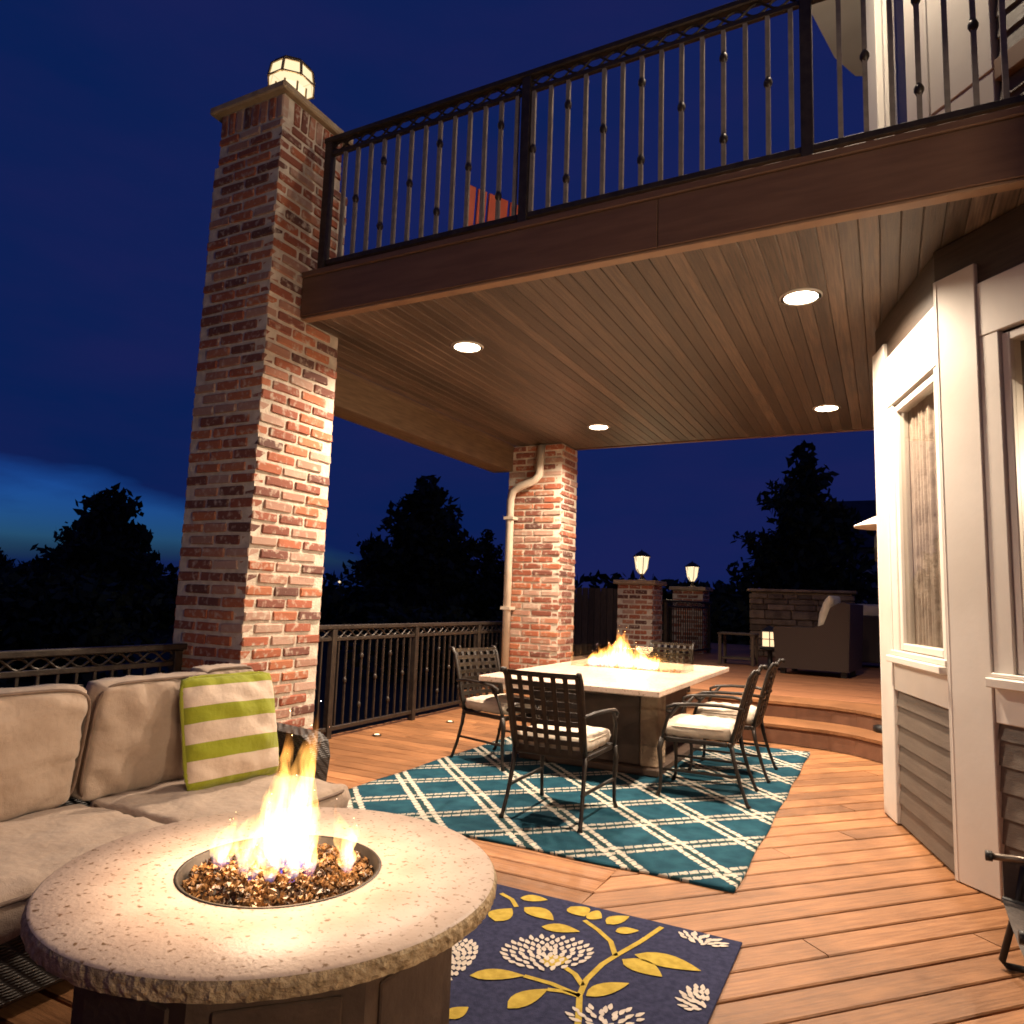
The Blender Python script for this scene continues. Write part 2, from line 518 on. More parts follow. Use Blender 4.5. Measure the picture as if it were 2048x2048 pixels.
MT['white'] = pm('painted_trim', (0.64, 0.585, 0.52), (0.72, 0.665, 0.60), 2.2, .45, .04, 40)
MT['siding'] = pm('taupe_siding', (0.105, 0.080, 0.062), (0.13, 0.10, 0.078), 5, .6, .3, 40, (1, 1, 12))
MT['frieze'] = pm('dark_frieze', (0.022, 0.015, 0.011), (0.034, 0.023, 0.016), 5, .6)
MT['frieze_wood'] = pm('stained_frieze', (0.040, 0.026, 0.018), (0.062, 0.041, 0.028), 4, .6, .2, 20, (1, 1, 14))
MT['glass'] = glass_mat('window_glass')
MT['guard'] = glass_mat('wind_guard_glass', (.95, .93, .88), .05)
MT['curtain'] = fabric_mat('curtain_cloth', (0.38, 0.305, 0.25), (0.44, 0.36, 0.30))
MT['blind'] = pm('blind_slat', (0.45, 0.36, 0.22), (0.52, 0.42, 0.27), 6, .6)
MT['roomwall'] = pm('room_wall', (0.44, 0.36, 0.26), (0.50, 0.41, 0.30), 2, .8)
MT['cushion'] = fabric_mat('tan_canvas', (0.37, 0.275, 0.212), (0.44, 0.335, 0.262))
MT['seatpad'] = fabric_mat('cream_canvas', (0.52, 0.43, 0.34), (0.60, 0.51, 0.41))
MT['piping'] = pm('brown_piping', (0.12, 0.075, 0.05), (0.17, 0.11, 0.08), 20, .8)
MT['pillow'] = fabric_mat('striped_canvas', (0.62, 0.48, 0.38), (0.68, 0.54, 0.43), ((0.28, 0.30, 0.025), 0.172, 0.45, 0.725))
MT['fringe'] = fabric_mat('lime_trim', (0.27, 0.28, 0.03), (0.33, 0.34, 0.04))
MT['wicker'] = weave_mat('dark_wicker', (0.018, 0.012, 0.009), (0.07, 0.045, 0.032))
MT['wicker_far'] = weave_mat('brown_wicker', (0.048, 0.028, 0.020), (0.082, 0.049, 0.035), 90)
MT['granite_edge'] = pm('chiselled_granite', (0.24, 0.165, 0.085), (0.54, 0.40, 0.24), 46, .75, .8, 60, p0=.3, p1=.7, disp=.02)
MT['pitbase'] = pm('pit_base_panel', (0.055, 0.032, 0.02), (0.085, 0.052, 0.034), 10, .55, .25, 40)
MT['lava'] = pm('amber_fire_glass', (0.045, 0.018, 0.006), (0.40, 0.21, 0.075), 22, .34, .3, 60, p0=.4, p1=.62)
MT['steel'] = pm('dark_steel_ring', (0.05, 0.038, 0.027), (0.08, 0.06, 0.045), 20, .45, metal=.6)
MT['navy'] = pm('navy_rug', (0.024, 0.026, 0.060), (0.040, 0.042, 0.088), 40, .95, .5, 300, spec=.1)
MT['leafprint'] = pm('gold_print', (0.37, 0.26, 0.045), (0.50, 0.36, 0.07), 30, .95, .4, 300, spec=.1)
MT['whiteprint'] = pm('cream_print', (0.50, 0.43, 0.37), (0.62, 0.54, 0.47), 30, .95, .4, 300, spec=.1)
MT['downpipe'] = pm('painted_downpipe', (0.55, 0.45, 0.35), (0.62, 0.52, 0.41), 6, .45)
MT['orange'] = pm('orange_paint', (0.55, 0.075, 0.02), (0.66, 0.10, 0.03), 5, .5)
MT['stone'] = pm('stack_stone', (0.19, 0.125, 0.08), (0.34, 0.24, 0.155), 6, .85, .8, 25, objrand=.35, disp=.03)
MT['grass'] = pm('dark_grass', (0.018, 0.025, 0.010), (0.035, 0.045, 0.016), 0.6, .95, .6, 8)
MT['needle'] = pm('pine_needles', (0.022, 0.030, 0.012), (0.045, 0.055, 0.022), 0.9, .8)
MT['leaf'] = pm('shrub_leaves', (0.03, 0.042, 0.014), (0.06, 0.075, 0.026), 0.9, .8)
MT['bark'] = pm('bark', (0.05, 0.035, 0.025), (0.09, 0.065, 0.045), 6, .9, .8, 20)
MT['farwall'] = pm('far_siding', (0.34, 0.30, 0.29), (0.40, 0.36, 0.34), 2, .8)
MT['farroof'] = pm('far_shingles', (0.05, 0.045, 0.048), (0.08, 0.07, 0.072), 3, .9)
MT['fence'] = pm('fence_wood', (0.07, 0.045, 0.03), (0.11, 0.07, 0.045), 5, .8, .3, 20, (10, 10, 1), objrand=.25)
MT['sling'] = fabric_mat('taupe_sling', (0.075, 0.06, 0.052), (0.10, 0.08, 0.07))
MT['tube'] = pm('bronze_tube', (0.10, 0.075, 0.055), (0.15, 0.115, 0.085), 20, .35, metal=.5)
MT['black'] = pm('black_metal', (0.012, 0.011, 0.011), (0.022, 0.02, 0.019), 12, .45, metal=.2)
MT['lantern_frame'] = pm('gilt_lantern_frame', (0.16, 0.11, 0.06), (0.22, 0.155, 0.085), 12, .4, metal=.6)
MT['lamp_glass'] = lit_glass('lit_lamp_glass', (1.0, 0.78, 0.46), 1.5)
MT['down_lens'] = emat('lit_downlight_lens', (1.0, 0.80, 0.56), 40.0)
MT['dot_lens'] = emat('lit_deck_dot', (1.0, 0.75, 0.45), 3.0)
MT['lantern_glass'] = emat('lit_lantern_pane', (1.0, 0.72, 0.42), 1.0)
MT['house_light'] = emat('far_window_light', (1.0, 0.75, 0.45), 1.2)

def pit_top_mat():
    m = pm('pit_stone_top', (0.50, 0.37, 0.295), (0.59, 0.455, 0.37), 7, .40, .15, 80, rvar=.06, spec=.16)
    n, l = m.node_tree.nodes, m.node_tree.links
    b = n['Principled BSDF']
    src = b.inputs['Base Color'].links[0].from_socket
    t = n.new('ShaderNodeTexCoord')
    x = n.new('ShaderNodeTexNoise'); x.inputs['Scale'].default_value = 55; x.inputs['Detail'].default_value = 4
    l.new(t.outputs['Object'], x.inputs['Vector'])
    r = n.new('ShaderNodeValToRGB')
    r.color_ramp.elements[0].position = .58; r.color_ramp.elements[0].color = (0, 0, 0, 1)
    r.color_ramp.elements[1].position = .68; r.color_ramp.elements[1].color = (1, 1, 1, 1)
    l.new(x.outputs['Fac'], r.inputs['Fac'])
    mx = n.new('ShaderNodeMixRGB'); mx.inputs[2].default_value = (0.20, 0.115, 0.06, 1)
    l.new(r.outputs[0], mx.inputs[0]); l.new(src, mx.inputs[1])
    l.new(mx.outputs[0], b.inputs['Base Color'])
    return m
MT['pittop'] = pit_top_mat()

def teal_rug_mat():
    """teal rug with a woven cream trellis of paired rope lines"""
    m, n, l, b = newmat('teal_trellis_rug')
    t = n.new('ShaderNodeTexCoord')
    sx = n.new('ShaderNodeSeparateXYZ'); l.new(t.outputs['Object'], sx.inputs[0])
    def mth(op, a, c=None, d=None, clamp=False):
        q = n.new('ShaderNodeMath'); q.operation = op; q.use_clamp = clamp
        for i, s in enumerate((a, c, d)):
            if s is None: continue
            if isinstance(s, (int, float)): q.inputs[i].default_value = s
            else: l.new(s, q.inputs[i])
        return q.outputs[0]
    nzz = n.new('ShaderNodeTexNoise'); nzz.inputs['Scale'].default_value = 60
    l.new(t.outputs['Object'], nzz.inputs['Vector'])
    wob = mth('MULTIPLY_ADD', nzz.outputs['Fac'], 0.09, -0.045)
    su = mth('ADD', sx.outputs['X'], sx.outputs['Y'])
    df = mth('SUBTRACT', sx.outputs['X'], sx.outputs['Y'])
    P = 0.605
    def fam(s, o, off):
        a = mth('MULTIPLY_ADD', s, 1 / P, off)
        f = mth('FRACT', a)
        d = mth('ABSOLUTE', mth('ADD', mth('SUBTRACT', f, 0.5), wob))        # 0 on the centre of the pair
        band = mth('ABSOLUTE', mth('SUBTRACT', d, 0.085))
        on = mth('LESS_THAN', band, 0.042)
        dash = mth('FRACT', mth('MULTIPLY_ADD', o, 1 / 0.085, mth('MULTIPLY', s, 4.0)))
        gap = mth('GREATER_THAN', dash, 0.13)
        inner = mth('LESS_THAN', d, 0.045)
        return mth('MULTIPLY', on, gap), inner
    a1, i1 = fam(su, df, 0.33)
    a2, i2 = fam(df, su, 0.50)
    lines = mth('MAXIMUM', a1, mth('MULTIPLY', a2, 0.74))
    fib = mth('MULTIPLY_ADD', nzz.outputs['Fac'], 0.7, 0.62, True)
    lines = mth('MULTIPLY', lines, fib)
    inner = mth('MAXIMUM', i1, i2)
    nb = n.new('ShaderNodeTexNoise'); nb.inputs['Scale'].default_value = 9; nb.inputs['Detail'].default_value = 5
    l.new(t.outputs['Object'], nb.inputs['Vector'])
    r = n.new('ShaderNodeValToRGB')
    r.color_ramp.elements[0].position = .3; r.color_ramp.elements[1].position = .7
    r.color_ramp.elements[0].color = (0.008, 0.040, 0.062, 1); r.color_ramp.elements[1].color = (0.017, 0.072, 0.100, 1)
    l.new(nb.outputs['Fac'], r.inputs['Fac'])
    mi = n.new('ShaderNodeMixRGB'); mi.inputs[2].default_value = (0.018, 0.045, 0.05, 1)
    l.new(inner, mi.inputs[0]); l.new(r.outputs[0], mi.inputs[1])
    mx = n.new('ShaderNodeMixRGB'); mx.inputs[2].default_value = (0.54, 0.48, 0.39, 1)
    l.new(lines, mx.inputs[0]); l.new(mi.outputs[0], mx.inputs[1])
    l.new(mx.outputs[0], b.inputs['Base Color'])
    b.inputs['Roughness'].default_value = .95; b.inputs['Specular IOR Level'].default_value = .1
    bn = n.new('ShaderNodeBump'); bn.inputs['Strength'].default_value = .6; bn.inputs['Distance'].default_value = .006
    x2 = n.new('ShaderNodeTexNoise'); x2.inputs['Scale'].default_value = 200
    l.new(t.outputs['Object'], x2.inputs['Vector'])
    l.new(mth('ADD', mth('MULTIPLY', lines, .6), x2.outputs['Fac']), bn.inputs['Height'])
    l.new(bn.outputs[0], b.inputs['Normal'])
    return m
MT['teal'] = teal_rug_mat()

# ------------------------------------------------------------------ lamps
WARM = (1.0, 0.82, 0.61)
def point(name, loc, power, col=WARM, r=0.05):
    d = bpy.data.lights.new(name, 'POINT')
    d.energy = power; d.color = col; d.shadow_soft_size = r
    o = bpy.data.objects.new(name, d); C.objects.link(o); o.location = loc
    return o

# ================================================================== GROUND, DECK, TERRACE
g = MB().box(-900, 900, -300, 1500, -2.3, -1.6).build('ground', MT['grass'])
g['kind'] = 'structure'

def clip_poly(poly, a, b, c):
    """keep a*x+b*y<=c"""
    out = []
    for i in range(len(poly)):
        p, q = poly[i], poly[(i + 1) % len(poly)]
        dp, dq = a * p[0] + b * p[1] - c, a * q[0] + b * q[1] - c
        if dp <= 0: out.append(p)
        if (dp < 0 < dq) or (dq < 0 < dp):
            t = dp / (dp - dq)
            out.append((p[0] + (q[0] - p[0]) * t, p[1] + (q[1] - p[1]) * t))
    return out

def lay_boards(parent, region, ang, pitch, gap, z0, z1, mat, maxlen=None):
    """boards laid along angle ang (from +X) inside the convex region"""
    ca, sa = math.cos(ang), math.sin(ang)
    loc = [(p[0] * ca + p[1] * sa, -p[0] * sa + p[1] * ca) for p in region]
    v0, v1 = min(p[1] for p in loc), max(p[1] for p in loc)
    k = math.floor(v0 / pitch)
    while k * pitch < v1:
        a, b = k * pitch + gap / 2, (k + 1) * pitch - gap / 2
        q = clip_poly(loc, 0, -1, -a)
        if len(q) >= 3: q = clip_poly(q, 0, 1, b)
        k += 1
        if len(q) < 3: continue
        u0, u1 = min(p[0] for p in q), max(p[0] for p in q)
        um, vm_ = (u0 + u1) / 2, (a + b) / 2
        if u1 - u0 < .03: continue
        pieces = [q]
        if u1 - u0 > 2.2 and random.random() < .75:
            cut = rnd(u0 + .6, u1 - .6)
            pieces = [clip_poly(q, 1, 0, cut - .003), clip_poly(q, -1, 0, -cut - .003)]
        for q in pieces:
          u0, u1 = min(p[0] for p in q), max(p[0] for p in q)
          um = (u0 + u1) / 2
          pl = [(p[0] - um, p[1] - vm_) for p in q]
          dz = rnd(-.0012, .0012)
          mb = MB()
          # chamfered upper edge: slightly inset top face
          n = len(pl)
          e = .006
          top = [(x, max(-(b - a) / 2 + e, min((b - a) / 2 - e, y))) for x, y in pl]
          vs = [(x, y, z0) for x, y in pl] + [(x, y, z1 - .005 + dz) for x, y in pl] + [(x, y, z1 + dz) for x, y in top]
          fs = [tuple(range(n))[::-1], tuple(range(2 * n, 3 * n))]
          for r in (0, 1):
              fs += [(r * n + i, r * n + (i + 1) % n, (r + 1) * n + (i + 1) % n, (r + 1) * n + i) for i in range(n)]
          mb.add(vs, fs)
          mb.build('board', mat, parent, (um * ca - vm_ * sa, um * sa + vm_ * ca, 0), ang)

deck = struct('deck')
MB().box(-4.95, 3.2, -1.2, 8.4, -.32, -.05).build('joist_frame', MT['riser'], deck)
A43 = math.radians(47)
lay_boards(deck, [(-1.28, -1.0), (3.0, -1.0), (3.0, 8.3), (-1.28, 8.3)], A43, .165, .013, -.04, 0, MT['deck'])
lay_boards(deck, [(-4.9, -1.0), (-1.285, -1.0), (-1.285, 8.3), (-4.9, 8.3)], 0.0, .165, .012, -.04, 0, MT['deck'])

TZ = .37
terr = struct('upper_terrace')
MB().box(-5.2, 4.0, 8.95, 21.0, -.3, TZ - .045).build('joist_frame', MT['riser'], terr)
lay_boards(terr, [(-5.2, 8.75), (4.0, 8.75), (4.0, 21.0), (-5.2, 21.0)], math.radians(-3), .165, .010, TZ - .04, TZ, MT['terrace'])

# curved steps between deck and terrace
def curve_pts(dy):
    base = [(-4.9, 8.15), (-3.0, 8.12), (-1.7, 8.12), (-.9, 8.10), (-.55, 8.05), (-.30, 7.93), (-.08, 7.72), (.12, 7.4)]
    return [(x, y + dy) for x, y in base]
st = struct('steps')
for i, (z, dy) in enumerate(((.20, 0), (TZ + .002, .52))):
    fr = curve_pts(dy)
    poly = fr + [(.9, 7.0 + dy), (.9, 9.2), (-4.9, 9.2)]
    zb = 0.004 if i == 0 else .2
    MB().prism([(x, y + .03) for x, y in poly], zb, z - .03).build('riser', MT['riser'], st)
    MB().prism(poly, z - .03, z).build('tread', MT['deck'], st)

# ================================================================== BRICKWORK
BH, BL, BD = .0885, .250, .10
JT = .025
def brick_meshes(n, L, seed):
    random.seed(seed)
    out = []
    for i in range(n):
        mb = MB().box(-L / 2, L / 2, -BD / 2, BD / 2, -(BH - JT) / 2, (BH - JT) / 2, .007)
        mb.v = [(x + rnd(-.004, .004), y + rnd(-.003, .003), z + rnd(-.004, .004)) for x, y, z in mb.v]
        out.append(mb.mesh('brick', MT['brick']))
    return out
BR_FULL = brick_meshes(5, BL - JT, 1)
BR_HALF = brick_meshes(3, BL / 2 - JT, 2)
BR_QTR = brick_meshes(3, BL * .75 - JT, 3)
random.seed(11)

def brick_pier(parent, x0, x1, y0, y1, z0, z1, vis=('S', 'E'), off=(0, 0, 0), budget=[0], limit=300, zmin=0.0):
    """bricks round a rectangular pier; those on faces in vis (and above zmin) are parts, the rest one joined part.
    faces: S = -Y, E = +X, N = +Y, W = -X"""
    ox, oy, oz = off
    rest = MB()
    ins = .012
    MB().box(x0 + ins - ox, x1 - ins - ox, y0 + ins - oy, y1 - ins - oy, z0 - oz, z1 - oz).build('mortar_core', MT['mortar'], parent)
    nc = int(round((z1 - z0) / BH))
    h = (z1 - z0) / nc
    for c in range(nc):
        z = z0 + (c + .5) * h
        for face in 'SENW':
            if face in 'SN':
                a0, a1 = x0, x1
            else:
                a0, a1 = y0, y1
            # corner brick belongs to alternating faces
            own = (c % 2 == 0) == (face in 'SN')
            s0, s1 = (a0, a1) if own else (a0 + BD, a1 - BD)
            L = s1 - s0
            n = max(1, int(round(L / BL)))
            cuts = [s0 + L * i / n for i in range(n + 1)]
            for i in range(n):
                ln = cuts[i + 1] - cuts[i]
                m = (cuts[i] + cuts[i + 1]) / 2
                dep = rnd(-.004, .004)
                if face == 'S': p, r = (m, y0 + BD / 2 + dep, z), 0
                elif face == 'N': p, r = (m, y1 - BD / 2 + dep, z), PI
                elif face == 'E': p, r = (x1 - BD / 2 + dep, m, z), PI / 2
                else: p, r = (x0 + BD / 2 + dep, m, z), -PI / 2
                p = (p[0] - ox, p[1] - oy, p[2] - oz)
                if face in vis and z > zmin and budget[0] < limit:
                    budget[0] += 1
                    full = random.choice(BR_FULL)
                    o = link('brick', full, parent, p, (rnd(-.01, .01), rnd(-.01, .01), r))
                    o.scale = ((ln - JT) / (BL - JT), 1, h / BH)
                else:
                    k = len(rest.v)
                    rest.box(-(ln - JT) / 2, (ln - JT) / 2, -BD / 2, BD / 2, -(h - JT) / 2, (h - JT) / 2, .006)
                    rest.xf(Matrix.Translation(p) @ Matrix.Rotation(r, 4, 'Z'), k)
    if rest.f:
        o = rest.build('brickwork', MT['brick'], parent)
        o['kind'] = 'stuff'

X1 = -3.974
col = thing('brick_column', 'tall red brick column with stone cap and lit lantern, beside the sofa', 'column', (-4.33, 4.05, 0))
OC = (-4.33, 4.05, 0)
bud = [0]
brick_pier(col, -4.70, X1, 3.68, 4.473, 0, 3.478, ('S', 'E'), OC, bud, 190, 0.45)
bud2 = [0]
brick_pier(col, -4.70, X1, 3.68, 4.47, 3.48, 4.72, ('S', 'E'), OC, bud2, 100, 0)
brick_pier(col, -4.66, X1, 3.68, 4.37, 4.72, 4.96, ('S', 'E'), OC, [0], 30, 0)
# soldier course of upright bricks under the cap
sol = MB().box(-4.65 - OC[0], X1 - .012 - OC[0], 3.692 - OC[1], 4.36 - OC[1], 4.96, 5.16)
sol.build('mortar_core', MT['mortar'], col)
for i in range(8):
    x = -4.66 + .086 * (i + .5)
    o = link('brick', random.choice(BR_FULL), col, (x - OC[0], 3.68 + .05 - OC[1], 5.06), (0, PI / 2, 0))
    o.scale = (.78, 1, .95)
for i in range(7):
    y = 3.79 + .082 * (i + .5)
    o = link('brick', random.choice(BR_FULL), col, (X1 - .05 - OC[0], y - OC[1], 5.06), (0, PI / 2, PI / 2))
    o.scale = (.78, 1, .95)
MB().box(-4.74 - OC[0], -3.93 - OC[0], 3.63 - OC[1], 4.44 - OC[1], 5.16, 5.225, .012).build('cap_stone', MT['cap'], col)

col2 = thing('brick_column', 'shorter brick column with white downpipe at the far end of the beam', 'column', (-4.15, 9.0, 0))
O2 = (-4.15, 9.0, 0)
b2 = [0]
brick_pier(col2, -4.58, -3.77, 8.7, 9.25, TZ + .004, 3.475, ('S', 'E'), O2, b2, 300, 0.6)
MB().box(-4.6 - O2[0], -3.75 - O2[0], 8.68 - O2[1], 9.27 - O2[1], 0.005, TZ + .003).build('footing', MT['mortar'], col2)

# downpipe
dp = thing('downpipe', 'cream painted rain downpipe bent round the beam end', 'downpipe', (-4.46, 8.6, TZ))
path = [(-4.07, 8.66, 3.45), (-4.06, 8.62, 3.2), (-4.06, 8.6, 3.05), (-4.12, 8.6, 2.97), (-4.34, 8.6, 2.90), (-4.44, 8.6, 2.84), (-4.475, 8.6, 2.72), (-4.475, 8.6, 2.4), (-4.475, 8.6, TZ + .01)]
MB().tube([(x + 4.46, y - 8.6, z - TZ) for x, y, z in path], .058, 8, flat=.8, smooth=True).build('pipe', MT['downpipe'], dp)
for z in (.9, 2.1):
    MB().box(-.085, .055, -.055, .10, z - .02, z + .02).build('strap', MT['downpipe'], dp)

# ================================================================== BALCONY: soffit, fascia, beam
bal = thing('balcony', 'brown timber balcony with cedar boarded soffit over the dining area', 'balcony', (-1.5, 6.5, 3.4))
OB = (-1.5, 6.5, 3.4)
def bb(x0, x1, y0, y1, z0, z1, bev=0):
    return MB().box(x0 - OB[0], x1 - OB[0], y0 - OB[1], y1 - OB[1], z0 - OB[2], z1 - OB[2], bev)
bb(-4.5, 2.6, 4.06, 9.15, 3.53, 3.80).build('joist_frame', MT['frieze'], bal)
bb(-4.7, 2.6, 4.03, 9.25, 3.80, 3.845).build('walking_surface', MT['terrace'], bal)
# soffit boards with a groove at each joint
k = 0
x = -4.495
while x < 2.55:
    w_ = .105
    mb = MB()
    a, b_ = x + .0008, x + w_ - .0008
    prof = [(a, 3.528), (a, 3.486), (a + .005, 3.482), (b_ - .005, 3.482), (b_, 3.486), (b_, 3.528)]
    y0, y1 = 4.095, 9.12
    xm = (a + b_) / 2
    n = len(prof)
    vs = [(px - xm, y0 - 6.6, pz - 3.5) for px, pz in prof] + [(px - xm, y1 - 6.6, pz - 3.5) for px, pz in prof]
    fs = [(i, (i + 1) % n, n + (i + 1) % n, n + i) for i in range(n)] + [tuple(range(n))[::-1], tuple(range(n, 2 * n))]
    mb.add(vs, fs)
    mb.build('soffit_board', MT['soffit'], bal, (xm - OB[0], 6.6 - OB[1], 3.5 - OB[2]))
    x += w_
# fascia boards, butt joint at one third
bb(X1 + .003, -1.16, 4.0, 4.055, 3.492, 3.80, .004).build('fascia_board', MT['fascia'], bal)
bb(-1.157, 2.6, 4.0, 4.055, 3.492, 3.80, .004).build('fascia_board', MT['fascia'], bal)
bb(X1 + .003, 2.6, 3.985, 4.06, 3.803, 3.85, .006).build('deck_edge', MT['fascia'], bal)
bb(X1 + .003, 2.6, 4.012, 4.09, 3.474, 3.49, .003).build('drip_trim', MT['soffit_trim'], bal)
bb(-4.5, 2.6, 9.125, 9.18, 3.47, 3.80, .004).build('fascia_board', MT['fascia'], bal)
be = thing('timber_beam', 'brown timber beam running between the two brick columns', 'beam', (-4.65, 6.6, 3.12))
MB().box(-.15, .148, -2.12, 2.09, 0, .355, .006).build('beam_core', MT['beam'], be)
MB().box(.149, .165, -2.11, 2.08, .30, .36, .003).build('cove_trim', MT['beam'], be)

# downlights
for i, (x, y, where) in enumerate(((-3.08, 5.03, 'nearest the tall brick column'), (-.46, 5.03, 'nearest the bay window, largest of the four'), (-3.02, 8.03, 'nearest the shorter brick column'), (-.50, 8.03, 'deep under the soffit beside the bay'))):
    t = thing('recessed_downlight', 'lit recessed ceiling light ' + where, 'downlight', (x, y, 3.482), 0, 'recessed lights in the soffit')
    MB().lathe([(.130, -.012), (.138, -.004), (.138, .0), (.112, .0), (.106, -.008), (.112, -.012)], 24, cap=False).build('trim_ring', MT['white'], t)
    MB().lathe([(.107, -.004), (.0, -.014)], 24).build('lens', MT['down_lens'], t)
    d = bpy.data.lights.new('downlight', 'AREA'); d.shape = 'DISK'; d.size = .19; d.energy = 150; d.color = (1.0, 0.80, 0.60); d.spread = math.radians(152)
    o = bpy.data.objects.new('downlight_lamp', d); C.objects.link(o); o.parent = t; o.location = (0, 0, -.02)

# ================================================================== RAILINGS
def railing(name, label, a, b, zb, ztop, posts, zig=True, pattern=True, spacing=.124, gap_bottom=.07, group='iron railings'):
    """straight railing from a to b (xy), base height zb, rail top ztop; posts = list of distances"""
    a, b = Vector((a[0], a[1], 0)), Vector((b[0], b[1], 0))
    L = (b - a).length
    ang = math.atan2(b.y - a.y, b.x - a.x)
    t = thing(name, label, 'railing', (a.x, a.y, zb), ang, group)
    H = ztop - zb
    MB().box(-.02, L + .02, -.032, .032, H - .045, H, .008).build('top_rail', MT['iron'], t)
    MB().box(0, L, -.016, .016, H - .155, H - .12, .004).build('middle_rail', MT['iron'], t)
    MB().box(0, L, -.018, .018, gap_bottom, gap_bottom + .04, .004).build('bottom_rail', MT['iron'], t)
    for s in posts:
        MB().box(s - .032, s + .032, -.0322, .0322, 0, H - .047, .004).build('post', MT['iron'], t)
    if zig:
        # crossed flat bars between the two top rails
        n = max(1, int(round(L / .25)))
        w2 = L / n
        mb = MB()
        for i in range(n):
            x0 = i * w2
            pts1 = [(x0 + w2 * q / 8, .004, H - .122 + .038 - .036 * math.cos(PI * 2 * q / 8)) for q in range(9)]
            mb.tube(pts1, .008, 5, smooth=False)
            pts2 = [(x0 + w2 * q / 8, -.004, H - .122 + .038 + .036 * math.cos(PI * 2 * q / 8)) for q in range(9)]
            mb.tube(pts2, .008, 5, smooth=False)
        mb.build('scroll_band', MT['iron'], t)
    n = int(L / spacing)
    bw = .0125 if pattern == 'wide' else .009
    z0, z1 = gap_bottom + .04, H - .155
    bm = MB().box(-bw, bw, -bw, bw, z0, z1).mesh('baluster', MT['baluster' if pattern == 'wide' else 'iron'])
    kn = MB().lathe([(bw, -.036), (bw + .012, -.010), (bw + .012, .010), (bw, .036)], 8).mesh('knuckle', MT['iron'])
    for i in range(n):
        s = (i + .5) * L / n
        if any(abs(s - p) < .045 for p in posts): continue
        o = link('baluster', bm, t, (s, 0, 0))
        if pattern:
            hs = {0: (.80, .20), 2: (.52,)}.get(i % 4, ())
            for q in hs:
                link('knuckle', kn, o, (0, 0, z0 + (z1 - z0) * q))
    return t

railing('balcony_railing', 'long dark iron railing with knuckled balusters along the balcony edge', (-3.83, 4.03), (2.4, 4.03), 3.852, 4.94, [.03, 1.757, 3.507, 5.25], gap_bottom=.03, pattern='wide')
railing('deck_railing', 'low dark iron railing between the two brick columns', (-4.786, 4.5), (-4.786, 9.1), .0, 1.08, [.02, 1.06, 2.46, 3.9], spacing=.118)
railing('deck_railing', 'low dark iron railing behind the sofa, ending at the tall column', (-4.55, -.6), (-4.55, 3.67), .0, .985, [.3, 1.9, 4.22], spacing=.118)

# ================================================================== BAY WINDOW WALL
p1, p2 = Vector((-.016, 5.85, 0)), Vector((.313, 4.636, 0))
d1 = (p2 - p1).normalized(); L1 = (p2 - p1).length
d2 = Vector((.68, -.73, 0)).normalized(); L2 = 2.6
p3 = p2 + d2 * L2
dB = Vector((.80, .60, 0)).normalized()
bay = thing('bay_window', 'two storey bay with cream painted trim, grey siding and tall windows', 'bay window', (p2.x, p2.y, 0))
class Face:
    """local frame on a wall face: s along wall, n outwards, z up"""
    def __init__(f, p, d, out=Vector((-1, -1, 0))):
        f.p, f.d = p, d
        f.n = Vector((d.y, -d.x, 0))
        if f.n.dot(out) < 0: f.n = -f.n
        f.m = Matrix(((d.x, f.n.x, 0, p.x - p2.x), (d.y, f.n.y, 0, p.y - p2.y), (0, 0, 1, 0), (0, 0, 0, 1)))
    def box(f, s0, s1, n0, n1, z0, z1, bev=0.004, mb=None):
        mb = mb or MB()
        k = len(mb.v)
        mb.box(s0, s1, n0, n1, z0, z1, bev)
        return mb.xf(f.m, k)
F1, F2, F3 = Face(p1, d1), Face(p2, d2), Face(p1, dB, Vector((-1, 1, 0)))
def wallcore(f, L, z0, z1, holes):
    """solid wall 0.2 thick behind the face with window holes"""
    mb = MB()
    ss = sorted({0, L} | {h[0] for h in holes} | {h[1] for h in holes})
    for a, b in zip(ss, ss[1:]):
        hs = [h for h in holes if h[0] <= a + 1e-6 and h[1] >= b - 1e-6]
        zz = z0
        for h in sorted(hs, key=lambda h: h[2]):
            f.box(a, b, -.20, -.03, zz, h[2], 0, mb); zz = h[3]
        f.box(a, b, -.20, -.03, zz, z1, 0, mb)
    return mb
W1 = (.365, 1.165, 1.14, 2.78)
W2 = (.37, 1.75, 1.10, 2.84)
U1 = (.34, .90, 4.0, 6.2)
U2 = (1.1, 2.2, 4.9, 6.1)
wallcore(F1, L1 + .01, .004, 6.6, [W1, U1]).build('wall', MT['frieze'], bay)
wallcore(F2, L2, .004, 6.6, [W2, U2]).build('wall', MT['frieze'], bay)
wallcore(F3, 2.5, .004, 6.6, []).build('wall', MT['siding'], bay)

def siding(f, s0, s1, z0, z1, expo=.125):
    z = z0
    k = 0
    while z < z1 - .01:
        zt = min(z + expo, z1)
        mb = MB()
        vs = []
        for s in (s0, s1):
            vs += [(s, -.03, z), (s, .004, z), (s, -.012, zt + .012 if zt < z1 else zt), (s, -.03, zt)]
        mb.add(vs, [(0, 1, 2, 3), (7, 6, 5, 4), (1, 5, 6, 2), (0, 4, 5, 1), (3, 2, 6, 7)])
        mb.xf(f.m)
        mb.build('siding_plank', MT['siding'], bay)
        z += expo
def window(f, W, label, cover, sill=True):
    s0, s1, z0, z1 = W
    o = MB()
    t = .045
    for q in ((s0, s0 + t, z0, z1), (s1 - t, s1, z0, z1), (s0 + t, s1 - t, z1 - t, z1), (s0 + t, s1 - t, z0, z0 + t)):
        f.box(q[0], q[1], -.08, -.002, q[2], q[3], .005, o)
    win = o.build('window', MT['white'], bay)
    win['label'] = label
    g_ = MB(); f.box(s0 + t, s1 - t, -.030, -.026, z0 + t, z1 - t, 0, g_)
    g_.build('pane', MT['glass'], win)
    return win
